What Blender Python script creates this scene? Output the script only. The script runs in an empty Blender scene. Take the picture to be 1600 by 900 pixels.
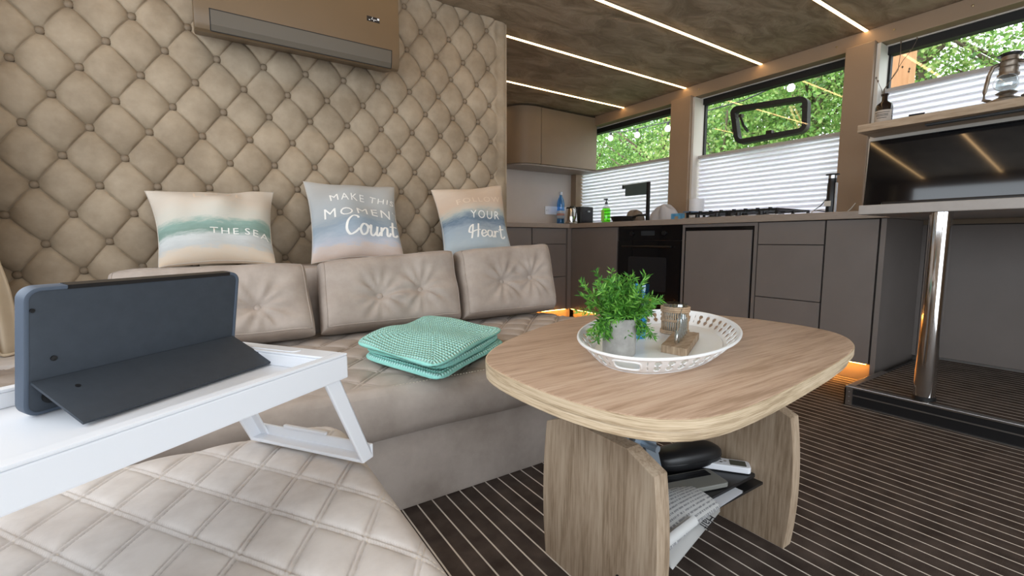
import bpy, bmesh, math, random
import numpy as np
from mathutils import Matrix, Vector
random.seed(7); rng = np.random.default_rng(7)
PI = math.pi
SC = bpy.context.scene
COL = SC.collection

# ------------------------------------------------------------------ camera
# X runs along the tufted wall towards the kitchen windows, Y towards the tufted wall, Z up. Metres.
F_PX, HORIZON, EYE = 716.0, 375.0, 0.75
PITCH = math.atan((450 - HORIZON) / F_PX)
YAW = math.atan2(1080, F_PX / math.cos(PITCH))
cam_d = bpy.data.cameras.new('camera'); cam = bpy.data.objects.new('camera', cam_d); COL.objects.link(cam)
cam_d.sensor_width = 36; cam_d.lens = F_PX / 1600 * 36; cam_d.clip_start = 0.02; cam_d.clip_end = 200
_f = Vector((math.cos(YAW), math.sin(YAW), 0)); _r = Vector((math.sin(YAW), -math.cos(YAW), 0))
_F = _f * math.cos(PITCH) - Vector((0, 0, 1)) * math.sin(PITCH); _U = _r.cross(_F)
cam.matrix_world = Matrix(((_r.x, _U.x, -_F.x, 0), (_r.y, _U.y, -_F.y, 0), (_r.z, _U.z, -_F.z, EYE), (0, 0, 0, 1)))
SC.camera = cam
# pixel -> direction, used only to read sizes off the photograph on known planes
def ray(x, y): return _F + _r * ((x - 800) / F_PX) - _U * ((y - 450) / F_PX)
def onX(x, y, X): d = ray(x, y); return np.array(Vector((0, 0, EYE)) + d * (X / d.x))
def onY(x, y, Y): d = ray(x, y); return np.array(Vector((0, 0, EYE)) + d * (Y / d.y))
def onZ(x, y, Z): d = ray(x, y); return np.array(Vector((0, 0, EYE)) + d * ((Z - EYE) / d.z))

# ------------------------------------------------------------------ sky, daylight, exposure
W = bpy.data.worlds.new('sky'); SC.world = W; W.use_nodes = True
bg = W.node_tree.nodes['Background']; bg.inputs[0].default_value = (0.86, 0.93, 1.0, 1); bg.inputs[1].default_value = 1.0
SC.view_settings.view_transform = 'Standard'; SC.view_settings.look = 'None'; SC.view_settings.gamma = 1
SC.view_settings.use_curve_mapping = False
SC.view_settings.exposure = 2.25
def portal(name, loc, rot, sx, sy):
    l = bpy.data.lights.new(name, 'AREA'); l.shape = 'RECTANGLE'; l.size = sx; l.size_y = sy
    l.cycles.is_portal = True
    o = bpy.data.objects.new(name, l); COL.objects.link(o); o.location = loc; o.rotation_euler = rot; return o
portal('daylight_portal_side', (-0.80, 0.25, 1.375), (0, -PI/2, 0), 1.05, 3.4)
portal('daylight_portal_doors', (.65, -1.74, 1.0), (PI/2, 0, 0), 2.3, 1.9)

# ------------------------------------------------------------------ materials
MATS = {}
def mat(name, c, rough=0.5, metal=0.0, c2=None, scale=6.0, detail=5.0, bump=None, stretch=(1, 1, 1), spec=0.5, sheen=0, trans=0, ior=1.45, emit=None, coat=0, mid=(0.35, 0.65)):
    if name in MATS: return MATS[name]
    m = bpy.data.materials.new(name); m.use_nodes = True; MATS[name] = m
    nt = m.node_tree; b = nt.nodes['Principled BSDF']; L = nt.links.new
    b.inputs['Base Color'].default_value = (*c, 1); b.inputs['Roughness'].default_value = rough; b.inputs['Metallic'].default_value = metal
    b.inputs['Specular IOR Level'].default_value = spec; b.inputs['IOR'].default_value = ior
    b.inputs['Sheen Weight'].default_value = sheen; b.inputs['Transmission Weight'].default_value = trans; b.inputs['Coat Weight'].default_value = coat
    if emit:
        b.inputs['Emission Color'].default_value = (*emit[0], 1); b.inputs['Emission Strength'].default_value = emit[1]
    tc = None
    if c2 or bump:
        tc = nt.nodes.new('ShaderNodeTexCoord'); mp = nt.nodes.new('ShaderNodeMapping'); mp.inputs['Scale'].default_value = stretch
        L(tc.outputs['Object'], mp.inputs[0])
    if c2:
        n = nt.nodes.new('ShaderNodeTexNoise'); n.inputs['Scale'].default_value = scale; n.inputs['Detail'].default_value = detail; n.inputs['Roughness'].default_value = 0.62
        L(mp.outputs[0], n.inputs['Vector'])
        r = nt.nodes.new('ShaderNodeValToRGB'); r.color_ramp.elements[0].position = mid[0]; r.color_ramp.elements[1].position = mid[1]
        r.color_ramp.elements[0].color = (*c, 1); r.color_ramp.elements[1].color = (*c2, 1)
        L(n.outputs[0], r.inputs[0]); L(r.outputs[0], b.inputs['Base Color'])
    if bump:
        n2 = nt.nodes.new('ShaderNodeTexNoise'); n2.inputs['Scale'].default_value = bump[0]; n2.inputs['Detail'].default_value = 4
        L(mp.outputs[0], n2.inputs['Vector'])
        bm_ = nt.nodes.new('ShaderNodeBump'); bm_.inputs['Strength'].default_value = bump[1]; bm_.inputs['Distance'].default_value = bump[2]
        L(n2.outputs[0], bm_.inputs['Height']); L(bm_.outputs[0], b.inputs['Normal'])
    return m
def nodes_of(m): return m.node_tree.nodes, m.node_tree.links.new, m.node_tree.nodes['Principled BSDF']

M_tuft = mat('tufted_suede', (0.265, 0.205, 0.140), 0.62, c2=(0.40, 0.322, 0.232), scale=6.5, detail=7, bump=(45, 0.12, 0.004), spec=0.3)
M_tuftbtn = mat('tuft_button_suede', (0.16, 0.12, 0.078), 0.6, c2=(0.24, 0.185, 0.13), scale=30, spec=0.3)
M_sofa = mat('sofa_suede', (0.355, 0.297, 0.255), 0.65, c2=(0.50, 0.432, 0.382), scale=5, detail=7, bump=(60, 0.10, 0.003), spec=0.3)
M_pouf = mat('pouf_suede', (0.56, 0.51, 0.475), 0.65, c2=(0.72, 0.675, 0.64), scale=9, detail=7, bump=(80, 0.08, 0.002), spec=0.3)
M_stitch = mat('pale_thread', (0.66, 0.58, 0.48), 0.7)
M_cab = mat('taupe_laminate', (0.178, 0.156, 0.143), 0.42, c2=(0.193, 0.169, 0.155), scale=4, spec=0.4)
M_cabdark = mat('dark_carcass', (0.05, 0.043, 0.038), 0.55)
M_warmcab = mat('mocha_laminate', (0.20, 0.152, 0.105), 0.40, c2=(0.215, 0.163, 0.113), scale=4, spec=0.4)
M_work = mat('worktop_taupe', (0.29, 0.24, 0.20), 0.38, c2=(0.33, 0.275, 0.23), scale=18, stretch=(1, 1, 6))
M_bar = mat('bar_worktop_grey', (0.36, 0.325, 0.295), 0.4, c2=(0.39, 0.355, 0.325), scale=18)
M_splash = mat('splashback_panel', (0.52, 0.46, 0.41), 0.45, c2=(0.55, 0.49, 0.44), scale=3)
M_beam = mat('mocha_cladding', (0.29, 0.205, 0.135), 0.45, c2=(0.31, 0.22, 0.145), scale=3)
M_cream = mat('cream_reveal', (0.62, 0.58, 0.52), 0.5)
M_black = mat('black_plastic', (0.012, 0.012, 0.013), 0.35)
M_blackgloss = mat('black_glass', (0.006, 0.006, 0.007), 0.06, coat=0.3)
M_rubber = mat('black_rubber_seal', (0.008, 0.008, 0.008), 0.6)
M_chrome = mat('chrome', (0.78, 0.78, 0.78), 0.08, 1.0)
M_steel = mat('brushed_steel', (0.55, 0.56, 0.58), 0.28, 1.0)
M_alu = mat('aluminium', (0.46, 0.45, 0.44), 0.32, 1.0)
M_mech = mat('blue_grey_steel', (0.42, 0.50, 0.58), 0.35, 0.7)
M_white = mat('white_plastic', (0.80, 0.82, 0.86), 0.35)
M_whitetin = mat('white_enamel', (0.82, 0.83, 0.83), 0.32)
M_ac = mat('ac_bronze', (0.135, 0.092, 0.052), 0.38, c2=(0.148, 0.10, 0.057), scale=2)
M_ac2 = mat('ac_flap_bronze', (0.095, 0.078, 0.056), 0.35)
M_case = mat('slate_case', (0.040, 0.049, 0.062), 0.62, c2=(0.046, 0.056, 0.070), scale=60, bump=(220, 0.15, 0.0006))
M_caserim = mat('slate_case_rim', (0.085, 0.108, 0.145), 0.55)
M_screen = mat('screen_glass', (0.01, 0.01, 0.012), 0.05)
M_concrete = mat('concrete_pot', (0.28, 0.268, 0.25), 0.8, c2=(0.44, 0.425, 0.40), scale=22, detail=8, bump=(70, 0.2, 0.002))
M_wicker = mat('wicker', (0.36, 0.235, 0.135), 0.7, c2=(0.50, 0.36, 0.23), scale=60)
M_driftwood = mat('driftwood', (0.27, 0.185, 0.115), 0.8, c2=(0.46, 0.345, 0.24), scale=26, stretch=(1, 6, 1), bump=(40, 0.3, 0.003))
M_paper = mat('newsprint', (0.62, 0.62, 0.61), 0.8)
M_ink = mat('printing_ink', (0.03, 0.03, 0.035), 0.8)
M_soil = mat('potting_soil', (0.03, 0.022, 0.015), 0.9)
M_cream_cloth = mat('cream_curtain_cloth', (0.60, 0.50, 0.36), 0.85, c2=(0.68, 0.58, 0.44), scale=5)
M_brass = mat('brass_stud', (0.5, 0.38, 0.2), 0.3, 1.0)
M_timber = mat('orange_timber', (0.36, 0.17, 0.065), 0.7, c2=(0.43, 0.22, 0.095), scale=9, stretch=(3, 3, .4))
M_bark = mat('bark', (0.10, 0.07, 0.045), 0.9, c2=(0.17, 0.13, 0.09), scale=9)
M_grass = mat('grass_ground', (0.045, 0.09, 0.02), 0.95, c2=(0.08, 0.14, 0.035), scale=9)
M_outer = mat('outer_shell', (0.35, 0.31, 0.27), 0.7)
M_led = mat('led_diffuser', (1, 0.85, 0.62), 0.5, emit=((1.0, 0.62, 0.27), 3.2))
M_kickled = mat('kickboard_led', (1, 0.75, 0.45), 0.5, emit=((1.0, 0.42, 0.08), 18.0))
M_bulb = mat('festoon_bulb', (0.95, 0.95, 0.95), 0.3, emit=((1, 0.97, 0.92), 0.5))

def wood(name, axis, a, b_, c_, scl=None):
    m = mat(name, a, 0.48, spec=0.35); N, L, b = nodes_of(m)
    tc = N.new('ShaderNodeTexCoord'); mp = N.new('ShaderNodeMapping'); s = [16, 16, 16]; s[axis] = 1.6; s = scl or s; mp.inputs['Scale'].default_value = s
    L(tc.outputs['Object'], mp.inputs[0])
    n1 = N.new('ShaderNodeTexNoise'); n1.inputs['Scale'].default_value = 1.3; n1.inputs['Detail'].default_value = 9; n1.inputs['Roughness'].default_value = 0.7; n1.inputs['Distortion'].default_value = 0.6
    n2 = N.new('ShaderNodeTexNoise'); n2.inputs['Scale'].default_value = 9; n2.inputs['Detail'].default_value = 6
    L(mp.outputs[0], n1.inputs['Vector']); L(mp.outputs[0], n2.inputs['Vector'])
    mx = N.new('ShaderNodeMath'); mx.operation = 'MULTIPLY_ADD'; mx.inputs[1].default_value = 0.35
    L(n2.outputs[0], mx.inputs[0]); sc = N.new('ShaderNodeMath'); sc.operation = 'MULTIPLY'; sc.inputs[1].default_value = 0.65
    L(n1.outputs[0], sc.inputs[0]); L(sc.outputs[0], mx.inputs[2])
    r = N.new('ShaderNodeValToRGB'); e = r.color_ramp.elements; e[0].position = 0.40; e[0].color = (*a, 1); e[1].position = 0.62; e[1].color = (*c_, 1)
    k = e.new(0.50); k.color = (*b_, 1); L(mx.outputs[0], r.inputs[0]); L(r.outputs[0], b.inputs['Base Color'])
    bp = N.new('ShaderNodeBump'); bp.inputs['Strength'].default_value = 0.12; bp.inputs['Distance'].default_value = 0.002
    L(mx.outputs[0], bp.inputs['Height']); L(bp.outputs[0], b.inputs['Normal'])
    return m
M_oakX = wood('sonoma_oak_top', 0, (0.34, 0.225, 0.15), (0.47, 0.325, 0.23), (0.56, 0.415, 0.305), [1.5, 26, 26])
M_oakE = wood('sonoma_oak_edge', 0, (0.36, 0.26, 0.16), (0.58, 0.45, 0.30), (0.70, 0.57, 0.41), [3, 3, 90])
M_oakZ = wood('sonoma_oak_leg', 2, (0.28, 0.20, 0.13), (0.42, 0.315, 0.22), (0.52, 0.41, 0.30), [26, 26, 1.7])
M_shelfwood = wood('shelf_wood', 1, (0.36, 0.26, 0.17), (0.45, 0.34, 0.235), (0.52, 0.40, 0.29))

def carpet():
    m = mat('striped_carpet', (0.05, 0.038, 0.032), 0.95, spec=0.1); N, L, b = nodes_of(m)
    g = N.new('ShaderNodeNewGeometry'); sp = N.new('ShaderNodeSeparateXYZ'); L(g.outputs['Position'], sp.inputs[0])
    def mth(op, a, v=None, v2=None):
        n = N.new('ShaderNodeMath'); n.operation = op
        if hasattr(a, 'links') or not isinstance(a, (int, float)): L(a, n.inputs[0])
        else: n.inputs[0].default_value = a
        if v is not None: n.inputs[1].default_value = v
        if v2 is not None: n.inputs[2].default_value = v2
        return n.outputs[0]
    x = mth('ADD', sp.outputs[0], -0.4602 + 0.0448 * 40); x = mth('DIVIDE', x, 0.0448); x = mth('FRACT', x)
    x = mth('ADD', x, -0.5); x = mth('ABSOLUTE', x); x = mth('GREATER_THAN', x, 0.5 - 0.046)
    nz = N.new('ShaderNodeTexNoise'); nz.inputs['Scale'].default_value = 14; nz.inputs['Detail'].default_value = 8; L(g.outputs['Position'], nz.inputs['Vector'])
    r = N.new('ShaderNodeValToRGB'); r.color_ramp.elements[0].position = .3; r.color_ramp.elements[1].position = .7
    r.color_ramp.elements[0].color = (0.050, 0.037, 0.031, 1); r.color_ramp.elements[1].color = (0.100, 0.077, 0.065, 1); L(nz.outputs[0], r.inputs[0])
    mx = N.new('ShaderNodeMix'); mx.data_type = 'RGBA'; L(x, mx.inputs[0]); L(r.outputs[0], mx.inputs[6]); mx.inputs[7].default_value = (0.72, 0.65, 0.57, 1)
    L(mx.outputs[2], b.inputs['Base Color'])
    n2 = N.new('ShaderNodeTexNoise'); n2.inputs['Scale'].default_value = 420; L(g.outputs['Position'], n2.inputs['Vector'])
    bp = N.new('ShaderNodeBump'); bp.inputs['Strength'].default_value = 0.6; bp.inputs['Distance'].default_value = 0.003; L(n2.outputs[0], bp.inputs['Height']); L(bp.outputs[0], b.inputs['Normal'])
    return m
M_carpet = carpet()

def ceiling_mat():
    m = mat('mottled_ceiling', (0.2, 0.15, 0.1), 0.6, spec=0.3); N, L, b = nodes_of(m)
    g = N.new('ShaderNodeNewGeometry'); mp = N.new('ShaderNodeMapping'); mp.inputs['Scale'].default_value = (1.0, 2.2, 1); mp.inputs['Rotation'].default_value = (0, 0, .5); L(g.outputs['Position'], mp.inputs[0])
    n = N.new('ShaderNodeTexNoise'); n.inputs['Scale'].default_value = 3.4; n.inputs['Detail'].default_value = 10; n.inputs['Roughness'].default_value = .66; n.inputs['Distortion'].default_value = 1.1; L(mp.outputs[0], n.inputs['Vector'])
    r = N.new('ShaderNodeValToRGB'); r.color_ramp.elements[0].position = .38; r.color_ramp.elements[1].position = .62
    r.color_ramp.elements[0].color = (0.21, 0.155, 0.10, 1); r.color_ramp.elements[1].color = (0.39, 0.305, 0.215, 1); L(n.outputs[0], r.inputs[0]); L(r.outputs[0], b.inputs['Base Color'])
    bp = N.new('ShaderNodeBump'); bp.inputs['Strength'].default_value = .6; bp.inputs['Distance'].default_value = .03; L(n.outputs[0], bp.inputs['Height']); L(bp.outputs[0], b.inputs['Normal'])
    return m
M_ceil = ceiling_mat()

def glass_pane_mat(name, tint=(1, 1, 1), refl=0.10):
    m = bpy.data.materials.new(name); m.use_nodes = True; N = m.node_tree.nodes; L = m.node_tree.links.new
    for n in list(N): N.remove(n)
    o = N.new('ShaderNodeOutputMaterial'); t = N.new('ShaderNodeBsdfTransparent'); t.inputs[0].default_value = (*tint, 1)
    gl = N.new('ShaderNodeBsdfGlossy'); gl.inputs['Roughness'].default_value = 0.02; mx = N.new('ShaderNodeMixShader'); mx.inputs[0].default_value = refl
    L(t.outputs[0], mx.inputs[1]); L(gl.outputs[0], mx.inputs[2]); L(mx.outputs[0], o.inputs[0]); return m
M_pane = glass_pane_mat('window_glass', refl=0.04)
M_clear = glass_pane_mat('clear_glass', (0.90, 0.93, 0.93), 0.20)
M_blueglass = glass_pane_mat('blue_glass', (0.42, 0.80, 0.99), 0.10)
M_bluepet = glass_pane_mat('blue_bottle_plastic', (0.32, 0.66, 0.99), 0.08)
M_greenpet = glass_pane_mat('green_soap', (0.32, 0.85, 0.10), 0.08)
M_polybag = None

def translucent_mat(name, c, t=0.6):
    m = bpy.data.materials.new(name); m.use_nodes = True; N = m.node_tree.nodes; L = m.node_tree.links.new
    for n in list(N): N.remove(n)
    o = N.new('ShaderNodeOutputMaterial'); d = N.new('ShaderNodeBsdfDiffuse'); d.inputs[0].default_value = (*c, 1)
    tr = N.new('ShaderNodeBsdfTranslucent'); tr.inputs[0].default_value = (*c, 1); mx = N.new('ShaderNodeMixShader'); mx.inputs[0].default_value = t
    L(d.outputs[0], mx.inputs[1]); L(tr.outputs[0], mx.inputs[2]); L(mx.outputs[0], o.inputs[0]); return m
M_blind = translucent_mat('blind_cloth', (0.90, 0.88, 0.95), 0.72); M_polybag = translucent_mat('thin_polythene', (0.74, 0.75, 0.79), 0.35)

def leaf_mat(name, cs, t=0.35):
    m = bpy.data.materials.new(name); m.use_nodes = True; N = m.node_tree.nodes; L = m.node_tree.links.new
    for n in list(N): N.remove(n)
    o = N.new('ShaderNodeOutputMaterial'); g = N.new('ShaderNodeNewGeometry'); r = N.new('ShaderNodeValToRGB')
    r.color_ramp.elements[0].color = (*cs[0], 1); r.color_ramp.elements[1].color = (*cs[-1], 1)
    for i, c in enumerate(cs[1:-1]): e = r.color_ramp.elements.new((i + 1) / (len(cs) - 1)); e.color = (*c, 1)
    L(g.outputs['Random Per Island'], r.inputs[0])
    d = N.new('ShaderNodeBsdfPrincipled'); d.inputs['Roughness'].default_value = .45; tr = N.new('ShaderNodeBsdfTranslucent'); mx = N.new('ShaderNodeMixShader'); mx.inputs[0].default_value = t
    L(r.outputs[0], d.inputs['Base Color']); L(r.outputs[0], tr.inputs[0]); L(d.outputs[0], mx.inputs[1]); L(tr.outputs[0], mx.inputs[2]); L(mx.outputs[0], o.inputs[0]); return m
M_leaf = leaf_mat('hedge_leaf', [(0.05, 0.13, 0.02), (0.12, 0.27, 0.05), (0.22, 0.40, 0.08), (0.30, 0.46, 0.13)])
M_leaf2 = leaf_mat('beech_leaf', [(0.09, 0.20, 0.03), (0.20, 0.36, 0.07), (0.34, 0.46, 0.12), (0.44, 0.50, 0.20)])
M_plant = leaf_mat('pot_plant_leaf', [(0.03, 0.13, 0.015), (0.07, 0.26, 0.03), (0.14, 0.40, 0.05), (0.24, 0.52, 0.08)], .25)

def pillow_print(name, stops, rot=0.0):
    """printed seaside picture: colour bands up the cushion (UV v), broken up by noise"""
    m = mat(name, (0.7, 0.65, 0.6), 0.85, spec=0.2); N, L, b = nodes_of(m)
    uv = N.new('ShaderNodeUVMap'); sp = N.new('ShaderNodeSeparateXYZ'); L(uv.outputs[0], sp.inputs[0])
    mp = N.new('ShaderNodeMapping'); mp.inputs['Scale'].default_value = (2.2, 7, 1); L(uv.outputs[0], mp.inputs[0])
    nz = N.new('ShaderNodeTexNoise'); nz.inputs['Scale'].default_value = 2.2; nz.inputs['Detail'].default_value = 8; nz.inputs['Roughness'].default_value = .7; L(mp.outputs[0], nz.inputs['Vector'])
    a = N.new('ShaderNodeMath'); a.operation = 'MULTIPLY_ADD'; a.inputs[1].default_value = 0.26; L(nz.outputs[0], a.inputs[0])
    a2 = N.new('ShaderNodeMath'); a2.operation = 'ADD'; a2.inputs[1].default_value = -0.13; L(sp.outputs[1], a2.inputs[0]); L(a2.outputs[0], a.inputs[2])
    r = N.new('ShaderNodeValToRGB'); el = r.color_ramp.elements
    el[0].position, el[0].color = stops[0][0], (*stops[0][1], 1); el[1].position, el[1].color = stops[-1][0], (*stops[-1][1], 1)
    for p, c in stops[1:-1]: e = el.new(p); e.color = (*c, 1)
    L(a.outputs[0], r.inputs[0]); L(r.outputs[0], b.inputs['Base Color'])
    g = N.new('ShaderNodeTexCoord'); w = N.new('ShaderNodeTexNoise'); w.inputs['Scale'].default_value = 260; L(g.outputs['Object'], w.inputs['Vector'])
    bp = N.new('ShaderNodeBump'); bp.inputs['Strength'].default_value = .25; bp.inputs['Distance'].default_value = .001; L(w.outputs[0], bp.inputs['Height']); L(bp.outputs[0], b.inputs['Normal'])
    return m

# ------------------------------------------------------------------ mesh helpers
class MB:
    def __init__(s): s.v = []; s.f = []; s.uv = None
    def add(s, v, f):
        o = len(s.v); s.v += [tuple(map(float, p)) for p in v]; s.f += [tuple(i + o for i in q) for q in f]; return s
    def box(s, a, b):
        x0, y0, z0 = [min(a[i], b[i]) for i in range(3)]; x1, y1, z1 = [max(a[i], b[i]) for i in range(3)]
        return s.add([(x0, y0, z0), (x1, y0, z0), (x1, y1, z0), (x0, y1, z0), (x0, y0, z1), (x1, y0, z1), (x1, y1, z1), (x0, y1, z1)],
                     [(0, 3, 2, 1), (4, 5, 6, 7), (0, 1, 5, 4), (1, 2, 6, 5), (2, 3, 7, 6), (3, 0, 4, 7)])
    def prism(s, pts, z0, z1, axis=2):
        """extrude a closed outline (2-D list) along an axis; outline coordinates are the other two axes in order"""
        n = len(pts)
        def P(p, z): q = [0, 0, 0]; ax = [i for i in range(3) if i != axis]; q[ax[0]], q[ax[1]] = p; q[axis] = z; return q
        v = [P(p, z0) for p in pts] + [P(p, z1) for p in pts]
        return s.add(v, [tuple(range(n))[::-1], tuple(range(n, 2 * n))] + [(i, (i + 1) % n, n + (i + 1) % n, n + i) for i in range(n)])
    def lathe(s, prof, c=(0, 0, 0), n=28, sx=1, sy=1):
        v = []; f = []; m = len(prof)
        for k in range(n):
            a = 2 * PI * k / n
            for r, z in prof: v.append((c[0] + r * math.cos(a) * sx, c[1] + r * math.sin(a) * sy, c[2] + z))
        for k in range(n):
            for i in range(m - 1):
                f.append((k * m + i, ((k + 1) % n) * m + i, ((k + 1) % n) * m + i + 1, k * m + i + 1))
        if prof[0][0] > 1e-6: f.append(tuple(k * m for k in range(n))[::-1])
        if prof[-1][0] > 1e-6: f.append(tuple(k * m + m - 1 for k in range(n)))
        return s.add(v, f)
    def tube(s, pts, r, n=8, closed=False):
        pts = [Vector(p) for p in pts]; m = len(pts); v = []; f = []
        rr = r if isinstance(r, (list, tuple)) else [r] * m
        up = Vector((0.13, 0.21, 0.97))
        for i, p in enumerate(pts):
            if closed: t = pts[(i + 1) % m] - pts[i - 1]
            else: t = pts[min(i + 1, m - 1)] - pts[max(i - 1, 0)]
            t.normalize(); a = t.cross(up)
            if a.length < 1e-3: a = t.cross(Vector((1, 0, 0)))
            a.normalize(); b = a.cross(t)
            for k in range(n): v.append(p + (a * math.cos(2 * PI * k / n) + b * math.sin(2 * PI * k / n)) * rr[i])
        for i in range(m if closed else m - 1):
            j = (i + 1) % m
            for k in range(n): f.append((i * n + k, i * n + (k + 1) % n, j * n + (k + 1) % n, j * n + k))
        if not closed: f += [tuple(range(n))[::-1], tuple((m - 1) * n + k for k in range(n))]
        return s.add(v, f)
    def bar(s, p, q, w, h):
        p, q = Vector(p), Vector(q); t = (q - p).normalized(); a = t.cross(Vector((0, 0, 1)))
        if a.length < 1e-3: a = Vector((1, 0, 0))
        a.normalize(); b = a.cross(t); v = []
        for c in (p, q): v += [c + a * w / 2 * i + b * h / 2 * j for i, j in ((-1, -1), (1, -1), (1, 1), (-1, 1))]
        return s.add(v, [(3, 2, 1, 0), (4, 5, 6, 7), (0, 1, 5, 4), (1, 2, 6, 5), (2, 3, 7, 6), (3, 0, 4, 7)])
    def grid(s, P, flip=False):
        h, w, _ = P.shape; q = []
        for i in range(h - 1):
            for j in range(w - 1):
                a = (i * w + j, i * w + j + 1, (i + 1) * w + j + 1, (i + 1) * w + j); q.append(a[::-1] if flip else a)
        return s.add(P.reshape(-1, 3).tolist(), q)
def rrect(x0, y0, x1, y1, r, n=5):
    out = []
    for cx, cy, a0 in ((x1 - r, y1 - r, 0), (x0 + r, y1 - r, PI / 2), (x0 + r, y0 + r, PI), (x1 - r, y0 + r, 1.5 * PI)):
        for k in range(n + 1): a = a0 + PI / 2 * k / n; out.append((cx + r * math.cos(a), cy + r * math.sin(a)))
    return out
def link(name, mb, m, parent=None, smooth=False, bevel=0, auto=None):
    me = bpy.data.meshes.new(name); v = np.array(mb.v, dtype=float)
    if parent is not None:
        inv = np.array(parent.matrix_basis.inverted()); p = parent
        q = p.parent
        while q is not None: inv = inv @ np.array(q.matrix_basis.inverted()); q = q.parent
        v = v @ inv[:3, :3].T + inv[:3, 3]
    me.from_pydata(v.tolist(), [], mb.f); me.update()
    o = bpy.data.objects.new(name, me); COL.objects.link(o); o.parent = parent
    me.materials.append(m)
    if mb.uv is not None:
        u = me.uv_layers.new(name='UVMap'); li = np.empty(len(me.loops), dtype=np.int32); me.loops.foreach_get('vertex_index', li)
        u.data.foreach_set('uv', np.array(mb.uv, dtype=np.float32)[li].ravel())
    bm = bmesh.new(); bm.from_mesh(me)
    if smooth != 'open': bmesh.ops.recalc_face_normals(bm, faces=bm.faces)
    if bevel: 
        bmesh.ops.bevel(bm, geom=[e for e in bm.edges if len(e.link_faces) == 2 and e.calc_face_angle(0) > 0.6], offset=bevel, segments=2, profile=0.6, affect='EDGES', clamp_overlap=True)
    bm.to_mesh(me); bm.free()
    if smooth:
        me.polygons.foreach_set('use_smooth', [True] * len(me.polygons))
        if smooth != 'all' and smooth != 'open': 
            try: me.set_sharp_from_angle(angle=math.radians(auto or 40))
            except Exception: pass
    return o
def tag(o, label, cat, group=None):
    o['label'] = label; o['category'] = cat
    if group: o['group'] = group
    return o
def struct(o, label=None):
    o['kind'] = 'structure'
    if label: o['label'] = label
    return o
def empty(name, loc=(0, 0, 0), rz=0.0, mw=None):
    o = bpy.data.objects.new(name, None); COL.objects.link(o); o.empty_display_size = 0.05
    o.matrix_basis = mw if mw is not None else Matrix.Translation(loc) @ Matrix.Rotation(rz, 4, 'Z'); return o
def thing(name, label, cat, loc=(0, 0, 0), rz=0.0, group=None, mw=None): return tag(empty(name, loc, rz, mw), label, cat, group)
def xf(mb, M):
    mb.v = [tuple(M @ Vector(p)) for p in mb.v]; return mb
def copy_tree(o, parent=None):
    c = o.copy(); COL.objects.link(c); c.parent = parent
    for ch in list(o.children): copy_tree(ch, c)
    return c
def text_mb(body, size, shear=0, spacing=1.0):
    cu = bpy.data.curves.new('lettering_source', 'FONT'); cu.body = body; cu.size = size; cu.shear = shear; cu.space_character = spacing
    cu.align_x = 'CENTER'; cu.resolution_u = 3; cu.fill_mode = 'FRONT'
    o = bpy.data.objects.new('lettering_source', cu); COL.objects.link(o)
    dg = bpy.context.evaluated_depsgraph_get(); me = o.evaluated_get(dg).to_mesh()
    v = [tuple(p.co) for p in me.vertices]; f = [tuple(p.vertices) for p in me.polygons]
    o.evaluated_get(dg).to_mesh_clear(); bpy.data.objects.remove(o); bpy.data.curves.remove(cu)
    m = MB(); m.add(v, f); return m

# ================================================================== the setting
XW, XL, YB, YF, ZC = 3.46, -0.78, 3.88, -1.70, 2.0
struct(link('floor', MB().box((XL, YF, -0.06), (XW, YB, 0.0)), M_carpet))
struct(link('ceiling', MB().box((XL, YF, ZC), (XW + .05, YB, ZC + 0.06)), M_ceil))
struct(link('wall_far', MB().box((1.40, YB, -0.06), (XW + .08, YB + 0.05, ZC)), M_splash))
struct(link('wall_back', MB().box((XL, 2.43, 0.0), (1.50, YB, ZC - .001)), M_warmcab))
wl = struct(link('wall_left', MB().box((XL - .05, YF, 0), (XL, YB, .85)).box((XL - .05, YF, 1.9), (XL, YB, ZC)).box((XL - .05, YF, .85), (XL, -1.45, 1.9)).box((XL - .05, 1.95, .85), (XL, YB, 1.9)), M_beam))
for y in (-.35, .78): link('window_post', MB().box((XL - .05, y - .03, .85), (XL, y + .03, 1.9)), M_beam, wl)
wf = struct(link('wall_front', MB().box((XL, YF - .05, 0), (-.5, YF, ZC)).box((1.8, YF - .05, 0), (XW, YF, ZC)).box((-.5, YF - .05, 1.95), (1.8, YF, ZC)).box((-.5, YF - .05, -.06), (1.8, YF, .04)), M_beam))
for x in (.27, 1.04): link('door_post', MB().box((x - .035, YF - .05, .04), (x + .035, YF, 1.95)), M_beam, wf)
# window wall
wr = struct(link('wall_right', MB().box((XW, YF, -.06), (XW + .08, YB, .92)).box((XW, YF, 1.90), (XW + .08, YB, ZC)).box((XW, YF, .92), (XW + .08, -.35, 1.9)).box((XW, 3.80, .92), (XW + .08, YB, 1.9)), M_cream))
for y0, y1 in ((2.395, 2.585), (1.165, 1.315)):
    link('pillar', MB().box((3.33, y0, .905), (3.47, y1, 1.915)), M_beam, wr, bevel=.006)
for y0, y1 in ((2.375, 2.394), (1.145, 1.164)):
    link('pillar_reveal', MB().box((3.36, y0, .92), (XW + .03, y1, 1.9)), M_cream, wr)
link('corner_post', MB().box((3.36, 3.80, .905), (3.46, 3.879, 1.45)), M_beam, wr)
tr = struct(link('trim_1', MB().box((3.375, YF, 1.905), (XW, 3.54, 1.999)), M_beam, bevel=.004), 'mocha clad beam running along the top of the windows')
for x, y in ((1092, 141), (1307, 77), (1397, 50), (950, 182), (1520, 12)):
    p = onX(x, y, 3.372); b = MB().lathe([(0, 0), (.005, 0), (.005, .004), (0, .005)], n=10); xf(b, Matrix.Translation((3.374, p[1], 1.955)) @ Matrix.Rotation(-PI / 2, 4, 'Y')); link('stud', b, M_brass, tr, True)
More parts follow.
